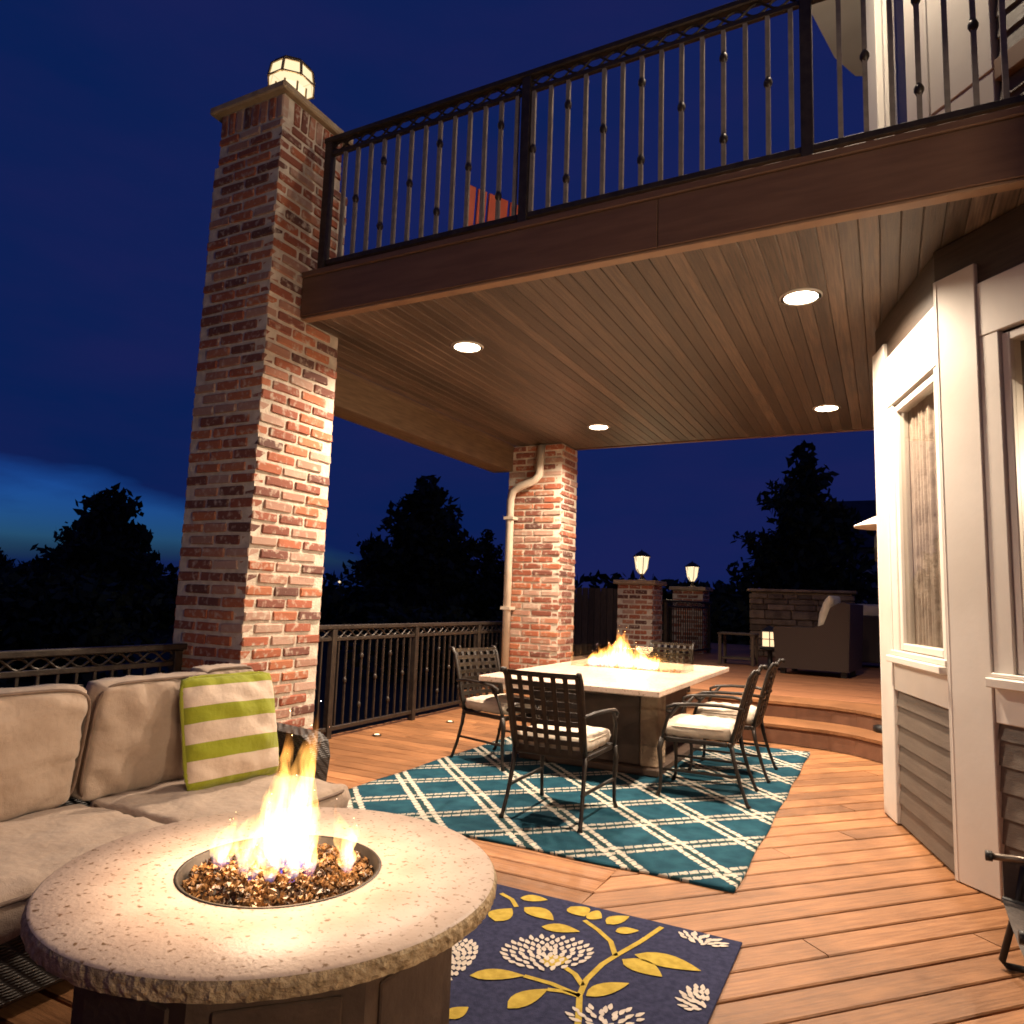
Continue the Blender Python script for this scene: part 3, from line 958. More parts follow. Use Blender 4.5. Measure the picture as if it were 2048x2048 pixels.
w1 = window(F1, W1, 'narrow tall window with a drawn tan curtain', 'curtain')
w2 = window(F2, W2, 'wide window with tan blinds at the picture edge', 'blind')
wu = window(F1, U1, 'upper glazed door reflecting the dusk', None)
wu2 = window(F2, U2, 'upper window', None)
# curtain with folds behind window 1
mb = MB()
n = 60
vs, fs = [], []
for i in range(n + 1):
    s = W1[0] - .02 + (W1[1] - W1[0]) * .62 * i / n
    dn = -.085 + .016 * math.sin(i * 1.25) + .007 * math.sin(i * .37)
    for z in (1.16, 2.76):
        vs.append((s, dn, z))
for i in range(n):
    fs.append((2 * i, 2 * i + 2, 2 * i + 3, 2 * i + 1))
mb.add(vs, fs, True); mb.xf(F1.m)
mb.build('curtain', MT['curtain'], w1)
z = W2[3] - .30
while z < W2[3] - .06:
    mb = MB(); F2.box(W2[0] + .06, W2[1] - .06, -.145, -.115, z, z + .004, 0, mb)
    q = mb.build('blind_slat', MT['blind'], w2)
    z += .020
# lit room behind the bay windows
room = [(p1.x + .12, p1.y - .02), (p2.x + .18, p2.y + .05), (p3.x, p3.y + .28), (3.7, 4.4), (2.1, 7.2)]
rp = [(x - p2.x, y - p2.y) for x, y in room]
MB().prism(rp, .30, .34).build('room_floor', MT['riser'], bay)
MB().prism(rp, 3.02, 3.06).build('room_ceiling', MT['roomwall'], bay)
for (xa, ya), (xb, yb) in ((rp[2], rp[3]), (rp[3], rp[4]), (rp[4], rp[0])):
    MB().bar((xa, ya, 1.68), (xb, yb, 1.68), .05, 2.66).build('room_wall', MT['roomwall'], bay)
# house wall past the camera; unseen patio door and lit room added for fill
F4 = Face(p3, Vector((0, -1, 0)), Vector((-1, 0, 0)))
DOOR = (.7, 3.5, .08, 2.75)
wallcore(F4, 4.6, .004, 6.6, [DOOR]).build('wall', MT['siding'], bay)
pd = MB()
for q in ((.7, .78, .08, 2.75), (3.42, 3.5, .08, 2.75), (2.06, 2.14, .16, 2.67), (.78, 3.42, 2.67, 2.75), (.78, 3.42, .08, .16)):
    F4.box(q[0], q[1], -.10, -.01, q[2], q[3], .005, pd)
door = pd.build('added_patio_door', MT['white'], bay)
for a, b in ((.78, 2.06), (2.14, 3.42)):
    q = MB(); F4.box(a, b, -.05, -.046, .16, 2.67, 0, q); q.build('pane', MT['glass'], door)
r2 = MB()
F4.box(-.3, 4.6, -3.7, -3.6, .05, 3.0, 0, r2); r2.build('room_wall', MT['roomwall'], bay)
r2 = MB(); F4.box(4.5, 4.6, -3.59, -.21, .05, 3.0, 0, r2); r2.build('room_wall', MT['roomwall'], bay)
r2 = MB(); F4.box(-.3, 4.6, -3.7, -.21, 3.01, 3.06, 0, r2); r2.build('room_ceiling', MT['roomwall'], bay)
r2 = MB(); F4.box(-.3, 4.6, -3.7, -.21, .0, .045, 0, r2); r2.build('room_floor', MT['riser'], bay)
fl_ = thing('fill_floor_lamp', 'unseen standing lamp added behind the patio door as foreground fill', 'lamp', (p3.x + 1.0, p3.y - 2.1, .05))
MB().lathe([(.15, 0), (.15, .02), (.012, .04), (.012, 1.4)], 16).build('lamp_stand', MT['black'], fl_)
MB().lathe([(.22, 1.40), (.15, 1.68)], 20, cap=False).build('lamp_shade', MT['seatpad'], fl_)
point('fill_lamp_bulb', (p3.x + 1.0, p3.y - 2.1, 1.80), 440, WARM, .09)  # added fill for the foreground, shining out through the door
pend = thing('added_pendant_lamp', 'unseen pendant lamp added inside the bay room', 'lamp', (1.45, 4.75, 2.30))  # out of view, added so the bay windows light the deck
MB().lathe([(.20, .0), (.16, .12), (.05, .20)], 20, cap=False).build('lamp_shade', MT['white'], pend)
MB().tube([(0, 0, .2), (0, 0, .72)], .008, 6).build('cord', MT['black'], pend)
MB().lathe([(.0, -.02), (.045, .02), (.05, .06), (.0, .10)], 12).build('bulb', MT['lamp_glass'], pend)
point('added_pendant_bulb', (1.45, 4.75, 2.24), 170, WARM, .07)

mb = MB(); F1.box(U1[0] - .02, U1[1] + .02, -.30, -.29, 3.9, 6.3, 0, mb); mb.build('interior_wall', MT['frieze'], wu)
mb = MB(); F2.box(U2[0] - .02, U2[1] + .02, -.30, -.29, 4.8, 6.2, 0, mb); mb.build('interior_wall', MT['frieze'], wu2)

def trim(f, s0, s1, n0, n1, z0, z1, name='trim_board', bev=.005, mat='white'):
    return f.box(s0, s1, n0, n1, z0, z1, bev).build(name, MT[mat], bay)
# face 1
trim(F1, -.035, .25, -.03, .022, .005, 3.28, 'corner_post')
trim(F3, -.02, .09, -.03, .024, .005, 3.28, 'corner_post')
trim(F1, 1.238, L1 + .02, -.03, .020, .005, 3.26, 'corner_post')
trim(F1, 1.167, 1.236, -.03, .012, 1.06, 2.798, 'side_casing')
trim(F1, .252, 1.236, -.03, .014, 2.80, 3.16, 'head_trim')
trim(F1, .252, .363, -.03, .012, 1.06, 2.798, 'side_casing')
trim(F1, .252, 1.236, -.03, .012, .87, 1.055, 'apron_trim')
trim(F1, .25, 1.24, -.03, .062, 1.057, 1.10, 'window_sill')
F1.box(.25, 1.24, -.03, .03, 1.101, 1.135, .004).build('sill_nosing', MT['white'], bay)
siding(F1, .252, 1.236, .02, .868)
# face 2
trim(F2, -.02, .25, -.03, .022, .005, 3.28, 'corner_post')
trim(F2, .252, 1.9, -.03, .014, 2.86, 3.16, 'head_trim')
trim(F2, .252, .366, -.03, .012, 1.06, 2.858, 'side_casing')
trim(F2, 1.754, 1.9, -.03, .012, .005, 2.858, 'side_casing')
trim(F2, .252, 1.752, -.03, .012, .85, 1.025, 'apron_trim')
trim(F2, .25, 1.76, -.03, .07, 1.027, 1.075, 'window_sill')
F2.box(.25, 1.752, -.03, .03, 1.076, 1.098, .004).build('sill_nosing', MT['white'], bay)
siding(F2, .252, 1.752, .02, .848)
# dark frieze under the soffit
trim(F1, -.03, L1, -.03, -.002, 3.163, 3.475, 'frieze_board', .004, 'frieze_wood')
trim(F2, -.03, 2.2, -.03, -.002, 3.163, 3.475, 'frieze_board', .004, 'frieze_wood')
# upper storey
trim(F1, -.04, .30, -.03, .03, 3.86, 6.5, 'corner_post')
trim(F3, -.02, .12, -.03, .032, 3.86, 6.5, 'corner_post')
trim(F1, .92, L1 + .03, -.03, .028, 3.86, 6.5, 'corner_post')
trim(F2, -.02, .42, -.03, .026, 4.30, 6.5, 'corner_post')
trim(F2, -.02, .42, -.03, .020, 3.86, 4.297, 'corner_post')
trim(F2, .43, 2.4, -.03, .03, 4.22, 4.34, 'band_board', .005, 'soffit_trim')
siding(F2, .43, 2.4, 3.86, 4.21)
siding(F2, .43, 1.06, 4.345, 6.4)
# eave of the main roof behind the upper corner, and the flat bay roof
MB().prism([(x - p2.x, y - p2.y) for x, y in ((-.52, 6.55), (-.50, 6.73), (-.33, 7.47), (-.15, 7.84), (3.0, 9.4), (3.0, 6.4))], 7.0, 7.14).build('roof_eave', MT['white'], bay)
MB().prism([(x - p2.x, y - p2.y) for x, y in ((-.545, 6.53), (-.36, 7.5), (-.17, 7.88), (3.0, 9.45), (3.0, 6.38))], 7.142, 7.22).build('roof_edge', MT['farroof'], bay)
MB().prism([(x - p2.x, y - p2.y) for x, y in ((p1.x - .03, p1.y + .02), (p2.x - .03, p2.y - .03), (p3.x, p3.y), (3.0, 6.9), (1.9, 7.3))], 6.602, 6.68).build('bay_roof', MT['farroof'], bay)

# unseen wall lantern, added to light the upper bay and balcony railing
sconce = thing('wall_lantern', 'small unseen wall lantern added high on the upper corner of the bay', 'lantern', (p2.x - .16, p2.y - .08, 6.05))
MB().lathe([(.03, 0), (.06, .03), (.06, .2), (.0, .24)], 8).build('lamp_glass', MT['lamp_glass'], sconce)
MB().lathe([(.075, .2), (.08, .215), (.01, .29), (.0, .30)], 8).build('lamp_cap', MT['iron'], sconce)
MB().box(-.01, .12, -.015, .015, .24, .27).build('bracket', MT['iron'], sconce)
point('wall_lantern_lamp', (p2.x - .46, p2.y - .26, 6.0), 120)

# ================================================================== PILLAR LANTERNS
def tiered_lantern(name, label, loc, s, power, group):
    t = thing(name, label, 'lantern', loc, 0, group)
    def L(prof, n=8, a0=PI / 8): return MB().lathe([(r * s, z * s) for r, z in prof], n, smooth=False, a0=a0)
    L([(.21, 0), (.21, .03), (.16, .045)]).build('base', MT['iron'], t)
    L([(.165, .046), (.172, .36)]).build('glass_body', MT['lamp_glass'], t)
    L([(.19, .362), (.262, .40), (.235, .56), (.20, .60)]).build('glass_roof', MT['lamp_glass'], t)
    L([(.205, .602), (.21, .62), (.10, .66), (.0, .68)]).build('lamp_cap', MT['iron'], t)
    mb = MB()
    for k in range(8):
        a = PI / 8 + k * PI / 4
        c_, s_ = math.cos(a), math.sin(a)
        mb.bar((.170 * s * c_, .170 * s * s_, .046 * s), (.178 * s * c_, .178 * s * s_, .37 * s), .016 * s)
        mb.bar((.268 * s * c_, .268 * s * s_, .385 * s), (.24 * s * c_, .24 * s * s_, .56 * s), .022 * s)
        mb.bar((.24 * s * c_, .24 * s * s_, .56 * s), (.205 * s * c_, .205 * s * s_, .605 * s), .018 * s)
        b_ = a + PI / 4
        for r_, z_ in ((.268, .40), (.243, .56), (.176, .20)):
            mb.bar((r_ * s * c_, r_ * s * s_, z_ * s), (r_ * s * math.cos(b_), r_ * s * math.sin(b_), z_ * s), .016 * s)
    mb.build('lantern_frame', MT['lantern_frame'], t)
    point(name + '_lamp', (loc[0], loc[1], loc[2] + .25 * s), power, (1, .74, .42), .2 * s)
    return t
tiered_lantern('pillar_lantern', 'glowing eight sided lantern on top of the tall brick column', (-4.25, 4.0, 5.226), .72, 16, 'lanterns on brick pillars')

def urn_lantern(label, loc, s, power):
    t = thing('post_lantern', label, 'lantern', loc, 0, 'lanterns on brick pillars')
    def L(prof, n=6): return MB().lathe([(r * s, z * s) for r, z in prof], n, smooth=False)
    L([(.10, 0), (.10, .02), (.03, .05), (.03, .12), (.06, .15)]).build('stem', MT['iron'], t)
    L([(.06, .151), (.13, .26), (.17, .52)]).build('glass_body', MT['lamp_glass'], t)
    L([(.20, .525), (.20, .545), (.10, .62), (.02, .66), (.0, .70)]).build('lamp_cap', MT['iron'], t)
    mb = MB()
    for k in range(6):
        a = k * PI / 3
        c_, s_ = math.cos(a), math.sin(a)
        mb.bar((.062 * s * c_, .062 * s * s_, .15 * s), (.134 * s * c_, .134 * s * s_, .26 * s), .012 * s)
        mb.bar((.134 * s * c_, .134 * s * s_, .26 * s), (.175 * s * c_, .175 * s * s_, .52 * s), .012 * s)
    mb.build('lantern_frame', MT['iron'], t)
    point('post_lantern_lamp', (loc[0], loc[1], loc[2] + .36 * s), power, (1, .74, .42), .1)

def pedestal(label, cx, cy, w_, ztop):
    t = thing('brick_pedestal', label, 'pedestal', (cx, cy, TZ), 0, 'lantern pedestals on the terrace')
    off = (cx, cy, TZ)
    brick_pier(t, cx - w_ / 2, cx + w_ / 2, cy - w_ / 2, cy + w_ / 2, TZ + .003, ztop, ('S', 'E'), off, [0], 120, 0)
    MB().box(-w_ / 2 - .06, w_ / 2 + .06, -w_ / 2 - .06, w_ / 2 + .06, ztop + .001 - TZ, ztop + .08 - TZ, .01).build('cap_stone', MT['cap'], t)
pedestal('brick pedestal carrying the nearer terrace lantern', -4.09, 13.25, .68, 1.74)
pedestal('dim brick pedestal carrying the farther terrace lantern', -3.86, 16.3, .68, 1.72)
urn_lantern('glowing tapered lantern on the nearer terrace pedestal', (-4.07, 13.25, 1.821), .85, 45)
urn_lantern('glowing tapered lantern on the farther terrace pedestal', (-3.84, 16.3, 1.801), .85, 34)

# ================================================================== RUGS
random.seed(9)
rg = MB()
NX, NY = 54, 78
vs, fs = [], []
for j in range(NY + 1):
    for i in range(NX + 1):
        x, y = -1.36 + 2.72 * i / NX, -1.97 + 3.94 * j / NY
        e = max(abs(x) / 1.36, abs(y) / 1.97)
        z = .013 + .0022 * (math.sin(3.1 * x + 1.7 * y) + math.sin(5.3 * y - 2.2 * x)) * .5 + .0016 * math.sin(11 * x + 3) * e ** 6
        z += .012 * max(0, (abs(x) / 1.36) ** 10 * (abs(y) / 1.97) ** 14)
        x += .006 * math.sin(7 * y + 1) * (abs(x) / 1.36) ** 8; y += .007 * math.sin(8 * x) * (abs(y) / 1.97) ** 8
        vs.append((x, y, z))
for j in range(NY):
    for i in range(NX):
        a = j * (NX + 1) + i
        fs.append((a, a + 1, a + NX + 2, a + NX + 1))
edge = [i for i in range(NX + 1)] + [j * (NX + 1) + NX for j in range(1, NY + 1)] + [NY * (NX + 1) + i for i in range(NX - 1, -1, -1)] + [j * (NX + 1) for j in range(NY - 1, 0, -1)]
b0 = len(vs)
for k in edge: vs.append((vs[k][0], vs[k][1], .003))
for q in range(len(edge)):
    r_ = (q + 1) % len(edge)
    fs.append((edge[q], b0 + q, b0 + r_, edge[r_]))
rg.add(vs, fs, True)
rug = rg.build('trellis_rug', MT['teal'], None, (-2.05, 5.80, 0))
nset(rug, 'large teal rug with cream double line trellis under the dining table', 'rug')
rug2 = thing('floral_rug', 'navy rug with gold leaves and cream flower heads beside the fire table', 'rug', (-1.43, 2.03, 0))
MB().box(-.87, .87, -1.25, 1.255, .004, .013, .003).build('rug_body', MT['navy'], rug2)
LEAVES = [((-1.382, 2.466), (-1.212, 2.568), 0.065), ((-1.165, 2.348), (-1.1, 2.528), 0.065), ((-0.965, 2.558), (-0.862, 2.717), 0.06), ((-0.94, 2.875), (-0.771, 2.827), 0.086), ((-0.91, 2.938), (-0.655, 2.946), 0.089), ((-1.518, 2.911), (-1.516, 3.061), 0.089), ((-1.472, 3.1), (-1.309, 3.052), 0.081), ((-1.534, 3.184), (-1.418, 3.232), 0.06), ((-1.325, 2.967), (-1.171, 3.009), 0.065), ((-1.298, 3.221), (-1.208, 3.159), 0.09), ((-1.208, 3.182), (-1.136, 3.182), 0.085), ((-1.098, 3.139), (-1.039, 3.264), 0.06), ((-1.041, 3.089), (-0.96, 3.15), 0.051), ((-1.303, 2.195), (-1.283, 2.285), 0.052), ((-1.186, 2.683), (-1.121, 2.774), 0.07)]
STEMS = [[(-0.90, 2.30), (-0.938, 2.418), (-0.988, 2.552), (-1.005, 2.662), (-0.995, 2.798), (-0.973, 2.89), (-0.924, 3.061), (-0.885, 3.238)], [(-1.002, 2.617), (-1.057, 2.678), (-1.117, 2.708)], [(-0.973, 2.89), (-1.03, 2.996), (-1.111, 3.067), (-1.194, 3.123)], [(-1.212, 2.568), (-1.104, 2.571), (-0.991, 2.55)], [(-1.1, 2.528), (-1.047, 2.545), (-0.985, 2.546)], [(-1.507, 3.09), (-1.563, 3.153), (-1.636, 3.185)]]
FLOWERS = [[(-1.214, 2.78), (-1.056, 2.876), (-1.271, 2.907)], [(-1.514, 2.517), (-1.475, 2.685), (-1.599, 2.609)], [(-0.707, 3.214), (-0.605, 3.208), (-0.708, 3.26)], [(-0.632, 2.746), (-0.606, 2.83), (-0.672, 2.792)], [(-0.864, 2.476), (-0.742, 2.535), (-0.885, 2.536)]]
LEAVES += [((-1.75, 1.2), (-1.6, 1.35), .07), ((-.9, 1.2), (-.75, 1.1), .07), ((-1.0, 1.6), (-.8, 1.7), .07)]
def leaf_shape(mb, a, b, wd, z, n=7):
    a, b = Vector(a), Vector(b)
    d = b - a
    pn = Vector((-d.y, d.x)).normalized()
    up, lo = [], []
    for i in range(n + 1):
        t = i / n
        w_ = wd * .5 * (math.sin(PI * t ** .8)) ** .85 if 0 < t < 1 else .002
        c_ = a + d * t + pn * (.12 * wd * math.sin(PI * t))
        up.append((c_.x + pn.x * w_, c_.y + pn.y * w_, z)); lo.append((c_.x - pn.x * w_, c_.y - pn.y * w_, z))
    vs = up + lo
    mb.add(vs, [(i, n + 1 + i, n + 2 + i, i + 1) for i in range(n)])
o_ = Vector((-1.43, 2.03))
def off2(p): return (p[0] - o_.x, p[1] - o_.y)
for a, b, wd in LEAVES:
    mb = MB(); leaf_shape(mb, off2(a), off2(b), wd * 1.22, .0165)
    mb.build('leaf_motif', MT['leafprint'], rug2)
for s in STEMS:
    mb = MB()
    P = [Vector(off2(q)) for q in s]
    L_, R_ = [], []
    for i, p in enumerate(P):
        d = (P[min(i + 1, len(P) - 1)] - P[max(i - 1, 0)]).normalized()
        pn = Vector((-d.y, d.x)) * .011
        L_.append((p.x + pn.x, p.y + pn.y, .0155)); R_.append((p.x - pn.x, p.y - pn.y, .0155))
    n = len(P)
    mb.add(L_ + R_, [(i, n + i, n + i + 1, i + 1) for i in range(n - 1)])
    mb.build('stem_motif', MT['leafprint'], rug2)
random.seed(5)
for c_, ex, ey in FLOWERS:
    c_, ex, ey = Vector(off2(c_)), Vector(off2(ex)), Vector(off2(ey))
    ux, uy = ex - c_, ey - c_
    root = c_ - uy * 1.3
    mb = MB()
    big = ux.length * uy.length > .012
    nr = 5 if big else 3
    for ring in range(1, nr + 1):
        nn = 4 + ring * 4 if big else 2 + ring * 3
        for k in range(nn):
            a = 2 * PI * (k + .5 * (ring % 2)) / nn
            q = c_ + (ux * math.cos(a) + uy * math.sin(a)) * (ring / (nr + .4))
            dr = (q - root).normalized()
            ln = rnd(.032, .046)
            leaf_shape(mb, q - dr * ln / 2, q + dr * ln / 2, .021 if big else .019, .0165 + rnd(0, .0004), 3)
    mb.build('flower_motif', MT['whiteprint'], rug2)

# ================================================================== ROUND FIRE TABLE
PX, PY, PZ, PR = -1.553, 1.648, .60, .612
pit = thing('fire_table', 'round stone topped fire table with a bowl of amber glass', 'fire table', (PX, PY, 0))
# top slab: annulus with a rough chiselled rim
mb = MB()
N = 96
random.seed(3)
prof = [(.275, PZ - .07), (.275, PZ - .004), (.279, PZ), (PR - .012, PZ), (PR - .004, PZ - .006)]
mb.lathe(prof, N, cap=False)
mb.build('stone_top', MT['pittop'], pit)
vs, fs = [], []
rows = [(PR - .004, PZ - .006, 0), (PR + .001, PZ - .013, .0015), (PR + .003, PZ - .024, .003), (PR + .003, PZ - .036, .003), (PR + .0, PZ - .047, .0025), (PR - .015, PZ - .054, .001), (.28, PZ - .054, 0)]
NN = 260
for r, z, j in rows:
    for k in range(NN):
        a = 2 * PI * k / NN
        rr = r + rnd(-j, j)
        vs.append((rr * math.cos(a), rr * math.sin(a), z + rnd(-j, j) * .4))
for i in range(len(rows) - 1):
    for k in range(NN):
        l_ = (k + 1) % NN
        fs.append((i * NN + k, (i + 1) * NN + k, (i + 1) * NN + l_, i * NN + l_))
MB().add(vs, fs, False).build('stone_rim', MT['granite_edge'], pit)
MB().lathe([(.0, PZ - .075), (.20, PZ - .075), (.268, PZ - .05), (.270, PZ + .001), (.279, PZ + .003), (.281, PZ + .0005)], 64, cap=False).build('burner_pan', MT['steel'], pit)
MB().lathe([(.47, .02), (.50, .03), (.50, PZ - .10), (.47, PZ - .083)], 8, smooth=False, a0=PI / 8).build('base', MT['pitbase'], pit)
MB().lathe([(.515, 0), (.515, .06), (.50, .07)], 8, smooth=False, a0=PI / 8).build('plinth', MT['pitbase'], pit)
for k in range(8):
    a = k * PI / 4
    m_ = Matrix.Rotation(a, 4, 'Z')
    q = MB().box(.455, .470, -.14, .14, .10, PZ - .13, .004).xf(m_)
    q.build('base_panel', MT['pitbase'], pit)
# amber glass chips
random.seed(21)
gl = MB()
for i in range(2300):
    r = .256 * math.sqrt(random.random()); a = rnd(0, 2 * PI)
    s = rnd(.006, .0125)
    z = PZ - .032 + .022 * (1 - (r / .27) ** 2) + rnd(0, .018)
    k = len(gl.v)
    pts = [(rnd(.6, 1.2), 0, 0), (-rnd(.3, .7), rnd(.5, 1), 0), (-rnd(.3, .7), -rnd(.5, 1), 0), (rnd(-.2, .2), rnd(-.2, .2), rnd(.7, 1.2)), (rnd(-.2, .2), rnd(-.2, .2), -rnd(.5, .9))]
    gl.add([(x * s, y * s, q * s) for x, y, q in pts], [(0, 1, 3), (1, 2, 3), (2, 0, 3), (1, 0, 4), (2, 1, 4), (0, 2, 4)])
    gl.xf(Matrix.Translation((r * math.cos(a), r * math.sin(a), z)) @ Matrix.Rotation(rnd(0, 6), 4, (rnd(-1, 1), rnd(-1, 1), rnd(-1, 1))), k)
q = gl.build('fire_glass', MT['lava'], pit); q['kind'] = 'stuff'

def tongue(parent, mat, base, h, r, lean=(0, 0), wob=.02, seed=0, n=12, squash=1.0):
    """one closed flame tongue, origin at its foot so the gas colour follows its height"""
    random.seed(seed)
    ph = rnd(0, 6)
    P, R = [], []
    m = 12
    for i in range(m + 1):
        t = i / m
        x = lean[0] * t * t + wob * math.sin(ph + t * 5.0) * t
        y = lean[1] * t * t + wob * math.cos(ph * 1.3 + t * 4.3) * t
        rr = r * (math.sin(PI * min(1, (t * .78 + .14))) ** 1.1) * (1 - t ** 2.2) + .0012
        P.append((x, y, t * h)); R.append(rr)
    mb = MB().tube(P, R, n)
    f1, f2 = rnd(0, 6), rnd(0, 6)
    for i in range((m + 1) * n):
        ring, k = divmod(i, n)
        t = ring / m
        a = 2 * PI * k / n
        g_ = 1 + (.30 * math.sin(2 * a + f1 + 7 * t) + .20 * math.sin(3 * a - f2 + 11 * t)) * min(1, t * 3)
        x, y, z = mb.v[i]
        cx, cy, cz = P[ring]
        mb.v[i] = (cx + (x - cx) * g_, cy + (y - cy) * g_, cz + (z - cz) * g_)
    return mb.build('flame_tongue', mat, parent, base)
fire = thing('flame', 'bright flame leaping from the round fire table', 'flame', (PX, PY, PZ - .005))
FT = [ # base x, y, height, radius, lean
    (-.02, .0, .44, .044, (-.01, .0)), (.03, .03, .47, .042, (.02, .0)), (.0, .04, .40, .050, (.03, .02)), (.05, .0, .40, .036, (.07, .05)), (-.05, .02, .36, .038, (-.01, .02)),
    (.015, -.01, .26, .062, (.0, .0)), (-.035, -.02, .20, .050, (.0, .01)), (.055, .02, .22, .048, (.0, .0)),
    (-.10, -.06, .14, .026, (.06, .05)), (-.06, -.09, .13, .025, (.04, .06)), (-.01, -.10, .13, .026, (.02, .06)), (.045, -.09, .13, .024, (.0, .06)), (.085, -.05, .14, .024, (-.02, .04)),
    (-.175, -.07, .15, .030, (.03, .03)), (-.150, -.09, .13, .026, (.03, .02)), (-.195, -.055, .10, .024, (.02, .03)), (-.16, -.06, .11, .028, (-.01, .02)),
    (.10, .15, .17, .030, (-.02, .0)), (.125, .135, .14, .026, (.02, -.01)), (.15, .11, .12, .024, (.02, -.02)), (.17, .085, .09, .022, (.0, -.02)),
    (-.12, -.03, .18, .032, (.05, .02)), (.10, .0, .20, .030, (-.03, .02))]
for i, (x, y, h, r, ln) in enumerate(FT):
    tongue(fire, flame_mat('gas_flame_%d' % i, h, 50.0), (x, y, 0), h, r, ln, .022, 40 + i)
point('fire_table_lamp', (PX, PY, PZ + .34), 24, (1.0, .73, .50), .15)

# ================================================================== SOFA
SX, SY = -2.9, 1.5
sofa = thing('wicker_sofa', 'dark wicker sofa with tan seat and back cushions beside the fire table', 'sofa', (SX, SY, 0))
def sb(x0, x1, y0, y1, z0, z1, bev=.01): return MB().box(x0 - SX, x1 - SX, y0 - SY, y1 - SY, z0, z1, bev)
sb(-3.50, -2.47, -.2, 3.02, .06, .285, .02).build('seat_frame', MT['wicker'], sofa)
sb(-3.56, -3.42, -.2, 3.04, .287, .80, .03).build('backrest', MT['wicker'], sofa)
for x, y in ((-3.45, -.1), (-2.53, -.1), (-3.45, 2.95), (-2.53, 2.95)):
    MB().box(x - .03 - SX, x + .03 - SX, y - .03 - SY, y + .03 - SY, .004, .062).build('leg', MT['wicker'], sofa)
# end arm with a rounded front
prof = [(-3.55, .287), (-2.78, .287), (-2.74, .34), (-2.72, .50), (-2.74, .585), (-2.80, .62), (-2.90, .625), (-3.55, .66)]
mb = MB()
n = len(prof)
vs = [(x - SX, 3.05 - SY, z) for x, z in prof] + [(x - SX, 3.20 - SY, z) for x, z in prof]
mb.add(vs, [tuple(range(n)), tuple(range(n, 2 * n))[::-1]] + [(i + 1 if i + 1 < n else 0, i, n + i, n + (i + 1) % n) for i in range(n)])
mb.build('armrest', MT['wicker'], sofa)
MB().box(-3.55 - SX, -2.76 - SX, 3.05 - SY, 3.20 - SY, .005, .285, .01).build('arm_base', MT['wicker'], sofa)

def cushion(sx, sy, sz, n=34, pw=.16, puff=.0, seed=0, wrinkle=.004, k=7):
    """closed soft box: sx, sy half sizes, sz half thickness"""
    random.seed(seed)
    ph = [rnd(0, 6) for _ in range(8)]
    mb = MB()
    vs, fs = [], []
    idx = {}
    def pos(i, j, side):
        u, v = -1 + 2 * i / n, -1 + 2 * j / n
        u2, v2 = math.copysign(abs(u) ** .75, u), math.copysign(abs(v) ** .75, v)
        # cluster samples near the rim
        e = max(0.0, (1 - abs(u2) ** k) * (1 - abs(v2) ** k))
        t = e ** pw
        bulge = puff * (1 - u2 * u2) * (1 - v2 * v2)
        wr = wrinkle * (math.sin(9 * u2 + ph[0] + 3 * v2) * math.sin(5 * v2 + ph[1]) + .6 * math.sin(17 * u2 * v2 + ph[2]) + .7 * math.sin(13 * v2 + 4 * u2 + ph[3]))
        pl = max(abs(u2), abs(v2)) ** 5
        wr += wrinkle * 1.3 * pl * (math.sin(21 * v2 + ph[4] + 2 * math.sin(4 * v2)) * abs(u2) ** 3 + math.sin(19 * u2 + ph[5] + 2 * math.sin(5 * u2)) * abs(v2) ** 3)
        wr += wrinkle * 1.2 * math.exp(-((u2 * .9 + .35 * v2 + .15 * math.sin(3 * v2 + ph[6])) / .05) ** 2)
        x = sx * u2 * (1 - .02 * abs(v2) ** 6); y = sy * v2 * (1 - .02 * abs(u2) ** 6)
        return (x, y, side * (sz * t + bulge * t) + wr * t)
    for side in (1, -1):
        for i in range(n + 1):
            for j in range(n + 1):
                rim = i in (0, n) or j in (0, n)
                key = (i, j, 0 if rim else side)
                if key not in idx:
                    idx[key] = len(vs); vs.append(pos(i, j, side))
        for i in range(n):
            for j in range(n):
                q = []
                for a, b in ((i, j), (i + 1, j), (i + 1, j + 1), (i, j + 1)):
                    rim = a in (0, n) or b in (0, n)
                    q.append(idx[(a, b, 0 if rim else side)])
                fs.append(tuple(q if side > 0 else q[::-1]))
    mb.add(vs, fs, True)
    return mb
def welt(sx, sy, z, r=.006, k=6):
    P = []
    for i in range(64):
        a = 2 * PI * i / 64
        c_, s_ = math.cos(a), math.sin(a)
        P.append((sx * math.copysign(abs(c_) ** .28, c_), sy * math.copysign(abs(s_) ** .28, s_), z))
    return MB().tube(P, r, 6, closed=True)
# seat cushions lie flat; size along x .68, along y
for i, (y0, y1) in enumerate(((-.1, 1.06), (1.065, 2.125), (2.13, 3.02))):
    yc = (y0 + y1) / 2
    c_ = cushion(.40, (y1 - y0) / 2, .075, seed=60 + i, pw=.11, puff=.010, k=10).build('seat_cushion', MT['cushion'], sofa, (-2.80 - SX, yc - SY, .362))
    welt(.402, (y1 - y0) / 2 + .001, .050, .0075).build('piping', MT['piping'], c_)
# back cushions lean against the wicker back
for i, (y0, y1, zt) in enumerate(((-.1, .98, .955), (1.0, 2.07, .965), (2.10, 2.78, .97), (2.70, 3.03, .99))):
    yc = (y0 + y1) / 2
    h = (zt - .44)
    c_ = cushion(h / 2, (y1 - y0) / 2, .085, seed=70 + i, pw=.14, puff=.03, wrinkle=.008, k=9).build('back_cushion', MT['cushion'], sofa)
    c_.location = (-3.215 - SX - (.045 if i == 3 else 0), yc - SY, .425 + h / 2)
    c_.rotation_euler = (0, -PI / 2 + .16, 0)
    p_ = welt(h / 2 + .001, (y1 - y0) / 2 + .001, -.062, .0075).build('piping', MT['piping'], c_)
